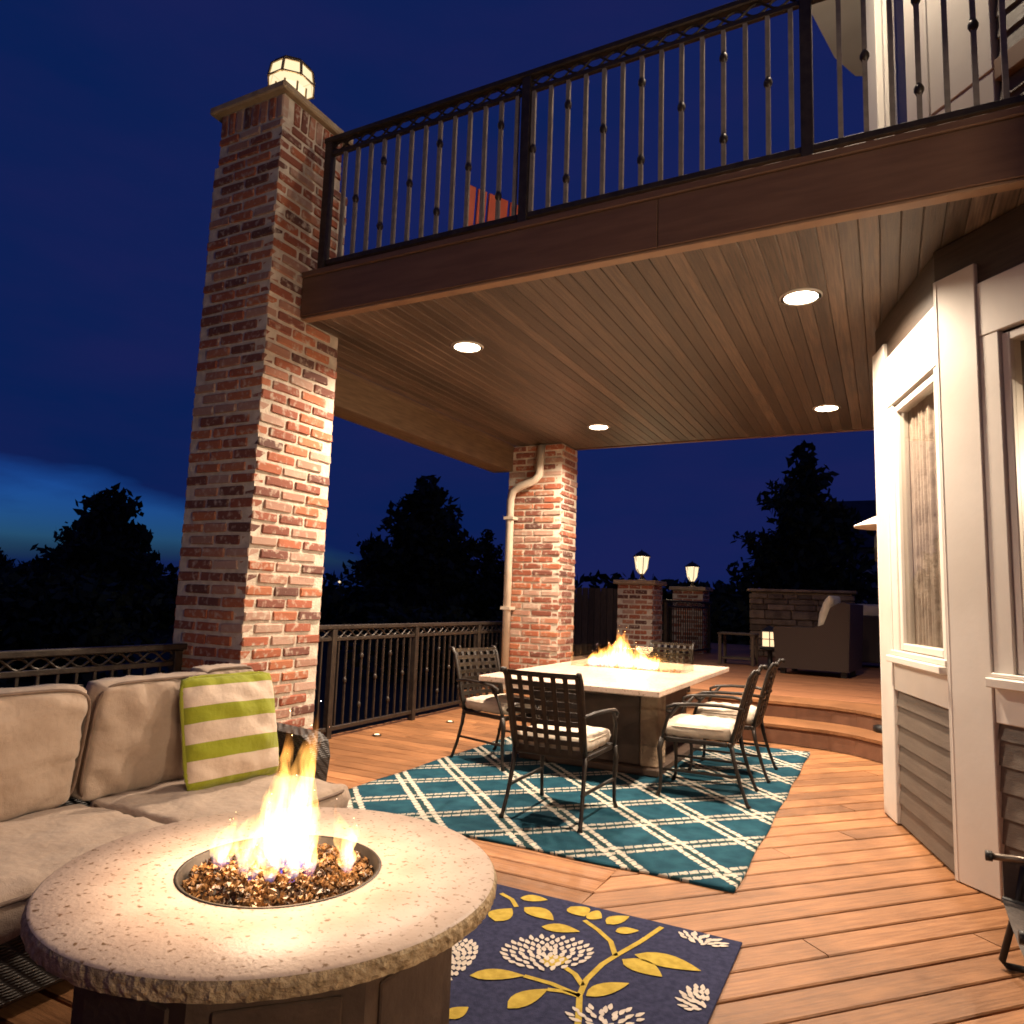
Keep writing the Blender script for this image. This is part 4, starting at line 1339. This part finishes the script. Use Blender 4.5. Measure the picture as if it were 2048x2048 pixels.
# striped throw pillow: local x across, y up the pillow (stripes follow y)
pil = thing('throw_pillow', 'lime green and cream striped throw pillow leaning on the sofa back', 'pillow', (-2.93, 2.68, .445))
pb = cushion(.265, .262, .055, pw=.40, puff=.045, seed=90, k=4, wrinkle=.007)
body = pb.build('pillow_body', MT['pillow'], pil)
mrot = Matrix(((0, .28, .96, 0), (1, 0, 0, 0), (0, .96, -.28, 0), (0, 0, 0, 1)))
mrot = Matrix(((0.10, -.24, .966, -.01), (.995, .03, -.10, 0.02), (0, .97, .243, .25), (0, 0, 0, 1)))
body.matrix_local = mrot
rim = MB()
P = []
for i in range(80):
    a = 2 * PI * i / 80
    c_, s_ = math.cos(a), math.sin(a)
    P.append((.262 * math.copysign(abs(c_) ** .22, c_), .26 * math.copysign(abs(s_) ** .22, s_), 0))
rim.tube(P, [.009 + .004 * (i % 2) for i in range(80)], 6, closed=True)
q = rim.build('trim_cord', MT['fringe'], body)

# ================================================================== DINING SET
TX0, TX1, TY0, TY1, TTZ = -3.03, -1.50, 5.36, 8.05, .75
tcx, tcy = (TX0 + TX1) / 2, (TY0 + TY1) / 2
tab = thing('dining_fire_table', 'long stone topped dining table with a fire trough, on the teal rug', 'dining table', (tcx, tcy, .016))
hx, hy = (TX1 - TX0) / 2, (TY1 - TY0) / 2
fx, fy, yo = .52, .17, .38
mbt = MB()
z0, z1 = TTZ - .05 - .016, TTZ - .016
for q in ((-hx, -fx, -hy, hy), (fx, hx, -hy, hy), (-fx, fx, -hy, -fy), (-fx, fx, fy, hy)):
    pass
top = MB()
# frame shaped slab with bevelled outer edge
ring_o = [(-hx, -hy), (hx, -hy), (hx, hy), (-hx, hy)]
ring_i = [(-fx, yo - fy), (fx, yo - fy), (fx, yo + fy), (-fx, yo + fy)]
def ringz(pts, z, e=0): return [(x - math.copysign(e, x), y - math.copysign(e, y), z) for x, y in pts]
vs = ringz(ring_o, z0, .006) + ringz(ring_o, z0 + .008) + ringz(ring_o, z1 - .008) + ringz(ring_o, z1, .008) + ringz(ring_i, z1) + ringz(ring_i, z0)
fs = []
for r in range(5):
    for i in range(4):
        j = (i + 1) % 4
        fs.append((r * 4 + i, r * 4 + j, (r + 1) * 4 + j, (r + 1) * 4 + i))
for i in range(4):
    j = (i + 1) % 4
    fs.append((20 + i, 20 + j, j, i))
top.add(vs, fs)
top.build('stone_top', MT['pittop'], tab)
MB().box(-.62, .62, -.85, .85, .0, .06, .01).build('plinth', MT['pitbase'], tab)
MB().box(-.55, .45, -.78, .78, .062, z0 - .06, .01).build('pedestal', MT['pitbase'], tab)
MB().box(-.47, .47, -1.0, 1.0, z0 - .058, z0 - .002, .01).build('apron', MT['pitbase'], tab)
MB().box(.452, .60, -.80, -.55, .062, z0 - .06, .01).build('corner_leg', MT['stone'], tab)
MB().box(-.24, -.02, -.797, -.782, .13, .24, .004).build('vent_plate', MT['tube'], tab)
MB().box(-fx + .002, fx - .002, yo - fy + .002, yo + fy - .002, z0 - .05, z0 + .01).build('burner_tray', MT['steel'], tab)
gl2 = MB()
random.seed(22)
for i in range(420):
    s = rnd(.010, .02)
    k = len(gl2.v)
    gl2.add([(s, 0, 0), (-s * .5, s * .8, 0), (-s * .5, -s * .8, 0), (0, 0, s), (0, 0, -s)], [(0, 1, 3), (1, 2, 3), (2, 0, 3), (1, 0, 4), (2, 1, 4), (0, 2, 4)])
    gl2.xf(Matrix.Translation((rnd(-fx + .02, fx - .02), yo + rnd(-fy + .02, fy - .02), z1 - .028 + rnd(0, .02))) @ Matrix.Rotation(rnd(0, 6), 4, (rnd(-1, 1), rnd(-1, 1), 1)), k)
q = gl2.build('fire_glass', MT['lava'], tab); q['kind'] = 'stuff'
gd = thing('glass_wind_guard', 'low clear glass wind guard round the dining table flames', 'wind guard', (tcx, tcy + yo, TTZ + .001))
gx, gy, gh = .56, .21, .20
for nm, a in (('s', (-gx, gx, -gy - .004, -gy + .004)), ('n', (-gx, gx, gy - .004, gy + .004)), ('e', (gx + .001, gx + .009, -gy, gy)), ('w', (-gx - .009, -gx - .001, -gy, gy))):
    MB().box(a[0], a[1], a[2], a[3], 0, gh).build('pane', MT['guard'], gd)
fire2 = thing('flame', 'wide flame burning in the dining table trough behind glass', 'flame', (tcx - .10, tcy + yo, TTZ - .01))
random.seed(77)
for i in range(18):
    y = -.33 + .66 * i / 17 + rnd(-.02, .02)
    c_ = max(0, 1 - abs(y + .02) / .30)
    h = .14 + .26 * c_ ** 1.5 * rnd(.7, 1.15) + rnd(0, .05)
    tongue(fire2, flame_mat('trough_flame_%d' % i, h, 65.0), (y, rnd(-.08, .08), 0), h, rnd(.05, .075), (rnd(-.03, .03), rnd(-.02, .02)), .03, 140 + i)
point('dining_fire_lamp', (tcx, tcy + yo, TTZ + .2), 20, (1.0, .62, .34), .1)

def make_chair():
    t = thing('dining_chair', 'x', 'chair', (0, 0, .016), 0, 'cast metal dining chairs round the table')
    def stile(s):
        return [(s * .245, -.235, .40), (s * .250, -.27, .52), (s * .255, -.315, .70), (s * .258, -.365, .87), (s * .258, -.40, .925), (s * .262, -.425, .925), (s * .262, -.43, .905)]
    for s in (-1, 1):
        # rear leg
        MB().tube([(s * .245, -.235, .42), (s * .247, -.255, .30), (s * .255, -.30, .14), (s * .265, -.345, .02), (s * .268, -.36, 0)], [.017, .015, .013, .013, .018], 8).build('leg', MT['chair_iron'], t)
        MB().tube([(s * .265, .245, .41), (s * .275, .262, .33), (s * .268, .250, .18), (s * .268, .255, .05), (s * .275, .275, 0)], [.020, .019, .014, .012, .017], 8).build('leg', MT['chair_iron'], t)
        MB().tube(stile(s), [.016, .016, .016, .016, .016, .017, .012], 8).build('back_post', MT['chair_iron'], t)
        MB().tube([(s * .257, -.325, .655), (s * .285, -.18, .672), (s * .30, .02, .668), (s * .30, .15, .655), (s * .295, .205, .632), (s * .292, .205, .605), (s * .29, .17, .60)], .016, 8, flat=.8).build('armrest', MT['chair_iron'], t)
        MB().tube([(s * .297, .12, .655), (s * .29, .20, .56), (s * .275, .235, .45), (s * .265, .24, .40)], .013, 8).build('arm_support', MT['chair_iron'], t)
        MB().bar((s * .25, -.30, .19), (s * .265, .25, .19), .016).build('stretcher', MT['chair_iron'], t)
    fr = MB()
    fr.box(-.262, .262, .225, .26, .385, .42, .006); fr.box(-.262, .262, -.25, -.215, .385, .42, .006)
    fr.box(-.264, -.232, -.214, .224, .386, .419, .006); fr.box(.232, .264, -.214, .224, .386, .419, .006)
    fr.build('seat_frame', MT['chair_iron'], t)
    # woven lattice back
    def bp(u, z):
        # point on the back sheet: u across (-1..1), z height
        ys = [(.40, -.235), (.52, -.27), (.70, -.315), (.87, -.365), (.95, -.40)]
        for (za, ya), (zb_, yb) in zip(ys, ys[1:]):
            if z <= zb_:
                y = ya + (yb - ya) * (z - za) / (zb_ - za); break
        return (u * (.245 + .02 * (z - .4)), y - .022 * (1 - u * u), z)
    for i in range(7):
        u = -0.93 + 1.86 * i / 6
        P = [bp(u, z) for z in (.41, .52, .64, .76, .86, .905)]
        mb = MB()
        for k, (a, b) in enumerate(zip(P, P[1:])): mb.bar(a, b, .031, .008)
        mb.build('lattice_strip', MT['chair_iron'], t)
    for j in range(9):
        z = .425 + .48 * j / 8
        P = [bp(u, z) for u in (-1, -.6, -.2, .2, .6, 1)]
        mb = MB()
        for a, b in zip(P, P[1:]):
            mb.bar((a[0], a[1] + .004, a[2]), (b[0], b[1] + .005, b[2]), .008, .032)
        mb.build('lattice_strip', MT['chair_iron'], t)
    cu = cushion(.25, .24, .05, seed=33, pw=.14, puff=.012, wrinkle=.003, k=9).build('seat_cushion', MT['seatpad'], t, (0, .0, .472))
    welt(.247, .232, .024, .005).build('piping', MT['seatpad'], cu)
    return t
ch = make_chair()
ch.location = (-1.93, 4.60, .016)
ch['label'] = 'dark lattice back dining chair nearest the camera, its back turned'
dup(ch, (-1.24, 5.62, .016), PI / 2 + .05, 'dark lattice chair at the right of the table, nearer one')
dup(ch, (-1.22, 6.50, .016), PI / 2 + .02, 'dark lattice chair at the right of the table, farther one')
dup(ch, (-2.95, 5.68, .016), -PI / 2 - .28, 'dark lattice chair at the left of the table by the railing')
dup(ch, (-2.35, 8.55, .004), PI, 'dark lattice chair at the far end of the table, mostly hidden')

# ================================================================== SLING CHAIR at the right edge
sl = thing('sling_chair', 'low bronze tube chair with taupe sling, cut by the right picture edge', 'chair', (.63, 3.21, 0), PI / 2)
for s in (-1, 1):
    x = s * .42
    MB().tube([(x, .28, .42), (x, .10, .425), (x, -.12, .43), (x, -.2, .40)], .014, 8).build('armrest', MT['tube'], sl)
    MB().lathe([(.0, -.012), (.02, -.012), (.02, .012), (.0, .012)], 10).xf(Matrix.Translation((x, .285, .42)) @ Matrix.Rotation(PI / 2, 4, 'X')).build('end_cap', MT['black'], sl)
    MB().tube([(x, .17, .40), (x, .20, .24), (x, .255, .03), (x, .24, .014), (x, -.22, .014), (x, -.28, .014)], .013, 8).build('leg', MT['black'], sl)
    MB().tube([(x * .93, -.10, .24), (x * .93, -.20, .44), (x * .93, -.30, .66), (x * .80, -.345, .76), (x * .4, -.36, .785), (0, -.362, .79)], .013, 8).build('back_tube', MT['tube'], sl)
    MB().tube([(x * .93, -.14, .25), (x * .93, .10, .25), (x * .93, .25, .27)], .013, 8).build('seat_tube', MT['black'], sl)
    MB().box(x - .004, x + .004, -.1, .24, .26, .41).build('side_sling', MT['sling'], sl)
mb = MB()
P = [(.25, .275), (.10, .25), (-.10, .24), (-.17, .34), (-.24, .50), (-.31, .66), (-.345, .74)]
vs = []
for i, (y, z) in enumerate(P):
    for x in (-.39, -.195, 0, .195, .39):
        vs.append((x, y - .02 * (1 - (x / .39) ** 2) * (1 if i > 2 else 0), z - .022 * (1 - (x / .39) ** 2) * (1 if i < 3 else 0)))
fs = [(i * 5 + j, i * 5 + j + 1, (i + 1) * 5 + j + 1, (i + 1) * 5 + j) for i in range(len(P) - 1) for j in range(4)]
mb.add(vs, fs, True)
mb.build('sling_seat', MT['sling'], sl)

# deck dot lights
for i, (x, y, d) in enumerate(((-4.52, 5.99, 'nearer the tall column'), (-4.36, 7.1, 'farther along the railing'))):
    t = thing('deck_dot_light', 'tiny round lit deck light by the railing, ' + d, 'deck light', (x, y, .001), 0, 'deck dot lights')
    MB().lathe([(.045, .002), (.045, .008), (.034, .012)], 16).build('bezel', MT['steel'], t)
    MB().lathe([(.033, .011), (.0, .016)], 16).build('lens', MT['dot_lens'], t)

# ================================================================== BALCONY CHAIR (orange)
oc = thing('slatted_chair', 'orange slatted garden chair on the balcony behind the railing', 'chair', (-3.36, 5.86, 3.847), math.radians(62.7))
for k in range(6):
    xx = -.375 + .125 * k
    MB().box(xx, xx + .098, -.012, .012, .34, 1.43, .004).xf(Matrix.Rotation(.08, 4, 'X')).build('back_slat', MT['orange'], oc)
for k in range(5):
    MB().box(-.37, .37, .04 + .11 * k, .13 + .11 * k, .40, .425, .003).build('seat_slat', MT['orange'], oc)
for sg in (-1, 1):
    MB().box(sg * .40 - .04, sg * .40 + .04, -.06, .58, .60, .625, .004).build('armrest', MT['orange'], oc)
    for y in (-.02, .52): MB().box(sg * .41 - .025, sg * .41 + .025, y - .03, y + .03, 0.001, .598, .004).build('leg', MT['orange'], oc)
MB().box(-.37, .37, -.085, -.05, .60, .68, .003).build('back_rail', MT['orange'], oc)

# ================================================================== TERRACE FURNITURE
ws = thing('wicker_armchair', 'big brown wicker lounge chair on the terrace with pale pillows', 'armchair', (-.98, 12.75, TZ), math.radians(-8))
def wb(x0, x1, y0, y1, z0, z1, bev=.03): return MB().box(x0, x1, y0, y1, z0, z1, bev)
wb(-.52, .50, -.40, .42, .10, .45).build('seat_base', MT['wicker_far'], ws)
for x, y in ((-.46, -.34), (.44, -.34), (-.46, .36), (.44, .36)):
    MB().box(x - .04, x + .04, y - .04, y + .04, .003, .102).build('leg', MT['black'], ws)
prof = [(-.52, .10), (-.56, .70), (-.50, .74), (.05, .74), (.20, .80), (.30, 1.06), (.42, 1.13), (.56, 1.10), (.52, .10)]
for s in (-1, 1):
    mb = MB(); n = len(prof)
    ya, yb = (-.55, -.41) if s < 0 else (.43, .57)
    vs = [(x, ya, z) for x, z in prof] + [(x, yb, z) for x, z in prof]
    mb.add(vs, [tuple(range(n)), tuple(range(n, 2 * n))[::-1]] + [((i + 1) % n, i, n + i, n + (i + 1) % n) for i in range(n)])
    mb.build('side_panel', MT['wicker_far'], ws)
mb = MB()
pb_ = [(.36, .46), (.44, 1.14), (.58, 1.12), (.54, .10), (.36, .10)]
n = len(pb_)
vs = [(x, -.54, z) for x, z in pb_] + [(x, .56, z) for x, z in pb_]
mb.add(vs, [tuple(range(n)), tuple(range(n, 2 * n))[::-1]] + [((i + 1) % n, i, n + i, n + (i + 1) % n) for i in range(n)])
mb.build('backrest', MT['wicker_far'], ws)
cushion(.42, .40, .08, seed=8, puff=.02).build('seat_cushion', MT['seatpad'], ws, (-.06, .0, .53))
tp = cushion(.27, .24, .07, seed=9, pw=.4, k=4, puff=.04).build('throw_pillow', MT['seatpad'], None, (-.80, 12.62, TZ + .99))
tp.rotation_euler = (0, math.radians(-72), math.radians(-14))
nset(tp, 'pale cream pillow propped on the terrace lounge chair', 'pillow')

ws2 = thing('wicker_loveseat', 'pale cushioned wicker loveseat on the terrace, half behind the bay corner', 'loveseat', (.0, 15.4, TZ), math.radians(172))
wb(-1.0, .9, -.42, .42, .10, .42).build('seat_base', MT['wicker_far'], ws2)
wb(-1.0, .9, .43, .60, .10, .95).build('backrest', MT['wicker_far'], ws2)
wb(.91, 1.06, -.44, .60, .10, .70).build('armrest', MT['wicker_far'], ws2)
wb(-1.16, -1.01, -.44, .60, .10, .70).build('armrest', MT['wicker_far'], ws2)
for x, y in ((-.95, -.36), (.85, -.36), (-.95, .5), (.85, .5)):
    MB().box(x - .04, x + .04, y - .04, y + .04, .003, .102).build('leg', MT['black'], ws2)
for x in (-.52, .42):
    cushion(.45, .40, .09, seed=12, puff=.02).build('seat_cushion', MT['seatpad'], ws2, (x, -.02, .51))
    q = cushion(.43, .30, .09, seed=14, pw=.3, puff=.04).build('back_cushion', MT['seatpad'], ws2, (x, .36, .86))
    q.rotation_euler = (PI / 2 - .15, 0, 0)

ct = thing('side_table', 'small dark slatted side table on the terrace', 'table', (-2.38, 13.65, TZ))
for k in range(5):
    MB().box(-.32, .32, -.27 + .11 * k, -.175 + .11 * k, .53, .56, .004).build('top_slat', MT['fence'], ct)
for x in (-.28, .28):
    for y in (-.23, .23):
        MB().box(x - .025, x + .025, y - .025, y + .025, .002, .528).build('leg', MT['fence'], ct)
MB().box(-.26, .26, -.2, .2, .10, .13).build('shelf', MT['fence'], ct)

st2 = thing('garden_stool', 'dark metal stand under the small candle lantern', 'stand', (-1.76, 13.05, TZ))
MB().lathe([(.17, .0), (.17, .02), (.04, .05), (.04, .30), (.17, .33), (.17, .352)], 16).build('stand_body', MT['black'], st2)
ln = thing('candle_lantern', 'small square candle lantern with glowing panes on the terrace', 'lantern', (-1.76, 13.05, TZ + .353), .1)
MB().box(-.14, .14, -.14, .14, 0, .03, .005).build('base', MT['black'], ln)
MB().box(-.115, .115, -.115, .115, .031, .27).build('lit_panes', MT['lantern_glass'], ln)
MB().lathe([(.20, .272), (.20, .29), (.05, .36), (.0, .37)], 4, smooth=False, a0=PI / 4).build('lantern_roof', MT['black'], ln)
mb = MB()
for x in (-.122, 0, .122):
    for y in (-.122, .122):
        mb.box(x - .008, x + .008, y - .008, y + .008, .03, .272)
for y in (-.122, .122): mb.box(-.121, .121, y - .007, y + .007, .145, .157)
mb.build('lantern_frame', MT['black'], ln)

# stacked stone garden wall
sw = thing('stone_wall', 'low stacked stone wall at the back of the terrace', 'wall', (-1.9, 16.4, TZ))
random.seed(31)
z = 0.003
MB().box(-.68, 1.28, .03, .42, 0.003, 1.36).build('wall_core', MT['stone'], sw)
while z < 1.32:
    hh = rnd(.11, .19)
    if z + hh > 1.36: hh = 1.37 - z
    x = -.72
    while x < 1.3:
        ww = rnd(.25, .6)
        dd = rnd(-.03, .025)
        mb = MB().box(x + .006, min(x + ww, 1.34) - .006, -.06 + dd, .30 + dd, z + .006, z + hh - .006, .014)
        mb.build('stone', MT['stone'], sw)
        x += ww
    z += hh
MB().box(-.76, 1.38, -.10, .46, 1.372, 1.43, .012).build('coping', MT['stone'], sw)

# board fence left of the pedestal
fe = thing('board_fence', 'dark vertical board fence beyond the terrace pedestal', 'fence', (-6.2, 17.2, -1.6))
for k in range(16):
    MB().box(-1.6 + .165 * k, -1.6 + .165 * k + .15, -.012, .012, 0.002, 3.35 + rnd(-.015, .015), .003).build('fence_board', MT['fence'], fe)
for zz in (.5, 2.9): MB().box(-1.62, 1.06, .013, .05, zz, zz + .09).build('fence_rail', MT['fence'], fe)
# iron gate between the pedestals
railing('terrace_gate', 'dark iron gate between the two lantern pedestals', (-3.70, 13.55), (-3.49, 16.6), TZ, TZ + 1.12, [.05, 2.9], spacing=.14, pattern=False, group='terrace gate')

# black post beside the bay, standing on the step
bp_ = thing('patio_heater', 'slim black patio heater post standing on the step by the bay', 'heater', (.02, 8.35, .203))
MB().lathe([(.17, .0), (.17, .05), (.10, .09), (.075, .10), (.07, .62), (.03, .66), (.03, 1.7)], 16).build('post', MT['black'], bp_)
MB().lathe([(.11, 1.70), (.11, 1.95), (.09, 2.0)], 16).build('burner', MT['black'], bp_)
MB().lathe([(.30, 2.05), (.30, 2.07), (.10, 2.16), (.0, 2.18)], 24).build('reflector', MT['white'], bp_)

# ================================================================== FAR BACKGROUND
def conifer(label, loc, h, r, seed, tiers=26, dens=26, mat='needle', top=.0):
    random.seed(seed)
    t = thing('pine_tree', label, 'tree', loc, 0, 'dark trees beyond the deck')
    MB().tube([(0, 0, 0), (.05, .02, h * .5), (0, 0, h * .97)], [.03 * h * .6, .018 * h * .6, .01], 8).build('trunk', MT['bark'], t)
    cr_ = MB(); br = MB()
    for i in range(tiers):
        f = i / (tiers - 1)
        z = h * (.10 + .88 * f)
        rr = r * ((1 - f) ** .75) * rnd(.72, 1.12) + .12
        nb = max(4, int(9 * (1 - f)) + 4)
        for k in range(nb):
            a = rnd(0, 2 * PI)
            L = rr * rnd(.6, 1.15)
            e = (L * math.cos(a), L * math.sin(a), z + L * rnd(.05, .38))
            br.bar((0, 0, z), e, .035)
            m = max(5, int(dens * 3.6 * L / r))
            for q in range(m):
                u = rnd(.08, 1.04)
                c_ = Vector((e[0] * u, e[1] * u, z + (e[2] - z) * u)) + Vector((rnd(-1, 1), rnd(-1, 1), rnd(-.6, .9))) * .09 * r
                s = rnd(.05, .12) * r * .72
                v = Vector((rnd(-1, 1), rnd(-1, 1), rnd(-.2, 1.2))).normalized()
                w_ = v.cross(Vector((rnd(-1, 1), rnd(-1, 1), rnd(-1, 1)))).normalized()
                cr_.add([c_ - v * s, c_ + w_ * s * .5, c_ + v * s * 1.1, c_ - w_ * s * .5], [(0, 1, 2, 3)])
    br.tube([(0, 0, h * .08), (0, 0, h * .99)], .03, 5)
    br.build('branches', MT['bark'], t)
    cr_.build('crown', MT[mat], t)
    return t
GZ = -1.6
conifer('broad dark pine left of the tall brick column', (-43.5, 29, GZ), 9.0, 5.2, 1, 26, 30)
conifer('tall dark spruce seen between the two brick columns', (-20.6, 30.5, GZ), 8.9, 4.4, 2, 30, 30)
conifer('dark pine partly hidden behind the shorter brick column', (-17.6, 31.5, GZ), 6.4, 2.4, 3, 22, 22)
conifer('tall dark pine at the right beside the neighbouring house', (-2.7, 30, GZ), 9.3, 3.5, 4, 26, 26)
conifer('low dark pine at the far left edge', (-58.0, 30, GZ), 5.4, 3.0, 5, 18, 22)
conifer('small dark conifer behind the terrace lanterns', (-7.2, 30, GZ), 4.0, 1.8, 6, 16, 20)

def shrubline(name, label, pts, h, depth, count, seed, mat='leaf', s=(.12, .3)):
    random.seed(seed)
    mb = MB()
    P = [Vector((*p, GZ)) for p in pts]
    seg = [(P[i + 1] - P[i]).length for i in range(len(P) - 1)]
    tot = sum(seg)
    bumps = [(rnd(0, tot), rnd(1.2, 3.2), rnd(.55, 1.1)) for _ in range(int(tot / 1.6))]
    for i in range(count):
        b_ = random.choice(bumps)
        d = b_[0] + rnd(-1, 1) * b_[1]
        d = min(max(d, 0), tot - .01)
        k = 0
        dd = d
        while dd > seg[k]: dd -= seg[k]; k += 1
        c_ = P[k] + (P[k + 1] - P[k]) * (dd / seg[k])
        q = (d - b_[0]) / b_[1]
        hh = h * b_[2] * math.sqrt(max(0.05, 1 - q * q * .8))
        c_ = c_ + Vector((rnd(-depth, depth), rnd(-depth, depth), hh * random.random() ** .55))
        sz = rnd(*s)
        v = Vector((rnd(-1, 1), rnd(-1, 1), rnd(-1, 1))).normalized()
        w_ = v.cross(Vector((rnd(-1, 1), rnd(-1, 1), rnd(-1, 1)))).normalized()
        mb.add([c_ - v * sz, c_ + w_ * sz * .6, c_ + v * sz, c_ - w_ * sz * .6], [(0, 1, 2, 3)])
    o = mb.build(name, MT[mat])
    nset(o, label, 'shrubs', None, 'stuff')
shrubline('shrub_belt', 'dark belt of shrubs and low trees beyond the deck', [(-75, 24), (-48, 36), (-30, 40), (-14, 42), (4, 40), (14, 36)], 4.6, 2.2, 26000, 41, s=(.18, .5))
shrubline('shrub_belt', 'near dark shrubs below the deck railing', [(-30, 6), (-24, 14), (-16, 22), (-9, 25), (-3, 25), (3, 24)], 3.1, 1.4, 22000, 42, s=(.10, .26))

# neighbouring house
nh = thing('neighbour_house', 'dim grey neighbouring house behind the terrace at the right', 'house', (-.9, 37, GZ))
MB().box(-3.2, 6, 0, 7, 0, 6.0).build('wall', MT['farwall'], nh)
rf = MB()
vs = [(-3.7, -.5, 5.9), (6.5, -.5, 5.9), (6.5, 7.5, 5.9), (-3.7, 7.5, 5.9), (-3.7, 3.5, 8.6), (6.5, 3.5, 8.6)]
rf.add(vs, [(0, 1, 5, 4), (2, 3, 4, 5), (1, 2, 5), (3, 0, 4), (3, 2, 1, 0)])
rf.build('roof', MT['farroof'], nh)
for x in (-2.3, -.2):
    f_ = MB().box(x - .55, x + .55, -.05, .02, 3.4, 4.9).build('window', MT['white'], nh)
    MB().box(x - .47, x + .47, -.07, -.052, 3.48, 4.82).build('pane', MT['glass'], f_)
for k in range(14):
    MB().box(-3.22, 6.02, -.03, -.004, .2 + .4 * k, .56 + .4 * k, .008).build('siding_board', MT['farwall'], nh)

# tiny far lamps in the valley
for i, (x, y, z, d) in enumerate(((-38, 44.5, 2.0, 'between the trees, left of the spruce'), (-55, 35, 1.1, 'below the broad pine'), (-30.5, 41.5, .7, 'low beside the spruce'))):
    t = thing('street_lamp', 'tiny distant street lamp ' + d, 'street lamp', (x * .75, y * .75, GZ), 0, 'distant street lamps')
    MB().tube([(0, 0, 0), (0, 0, z - GZ)], .05, 6).build('post', MT['black'], t)
    MB().lathe([(.0, -.08), (.09, 0), (.0, .08)], 8).xf(Matrix.Translation((0, 0, z - GZ + .08))).build('lamp_head', MT['house_light'], t)
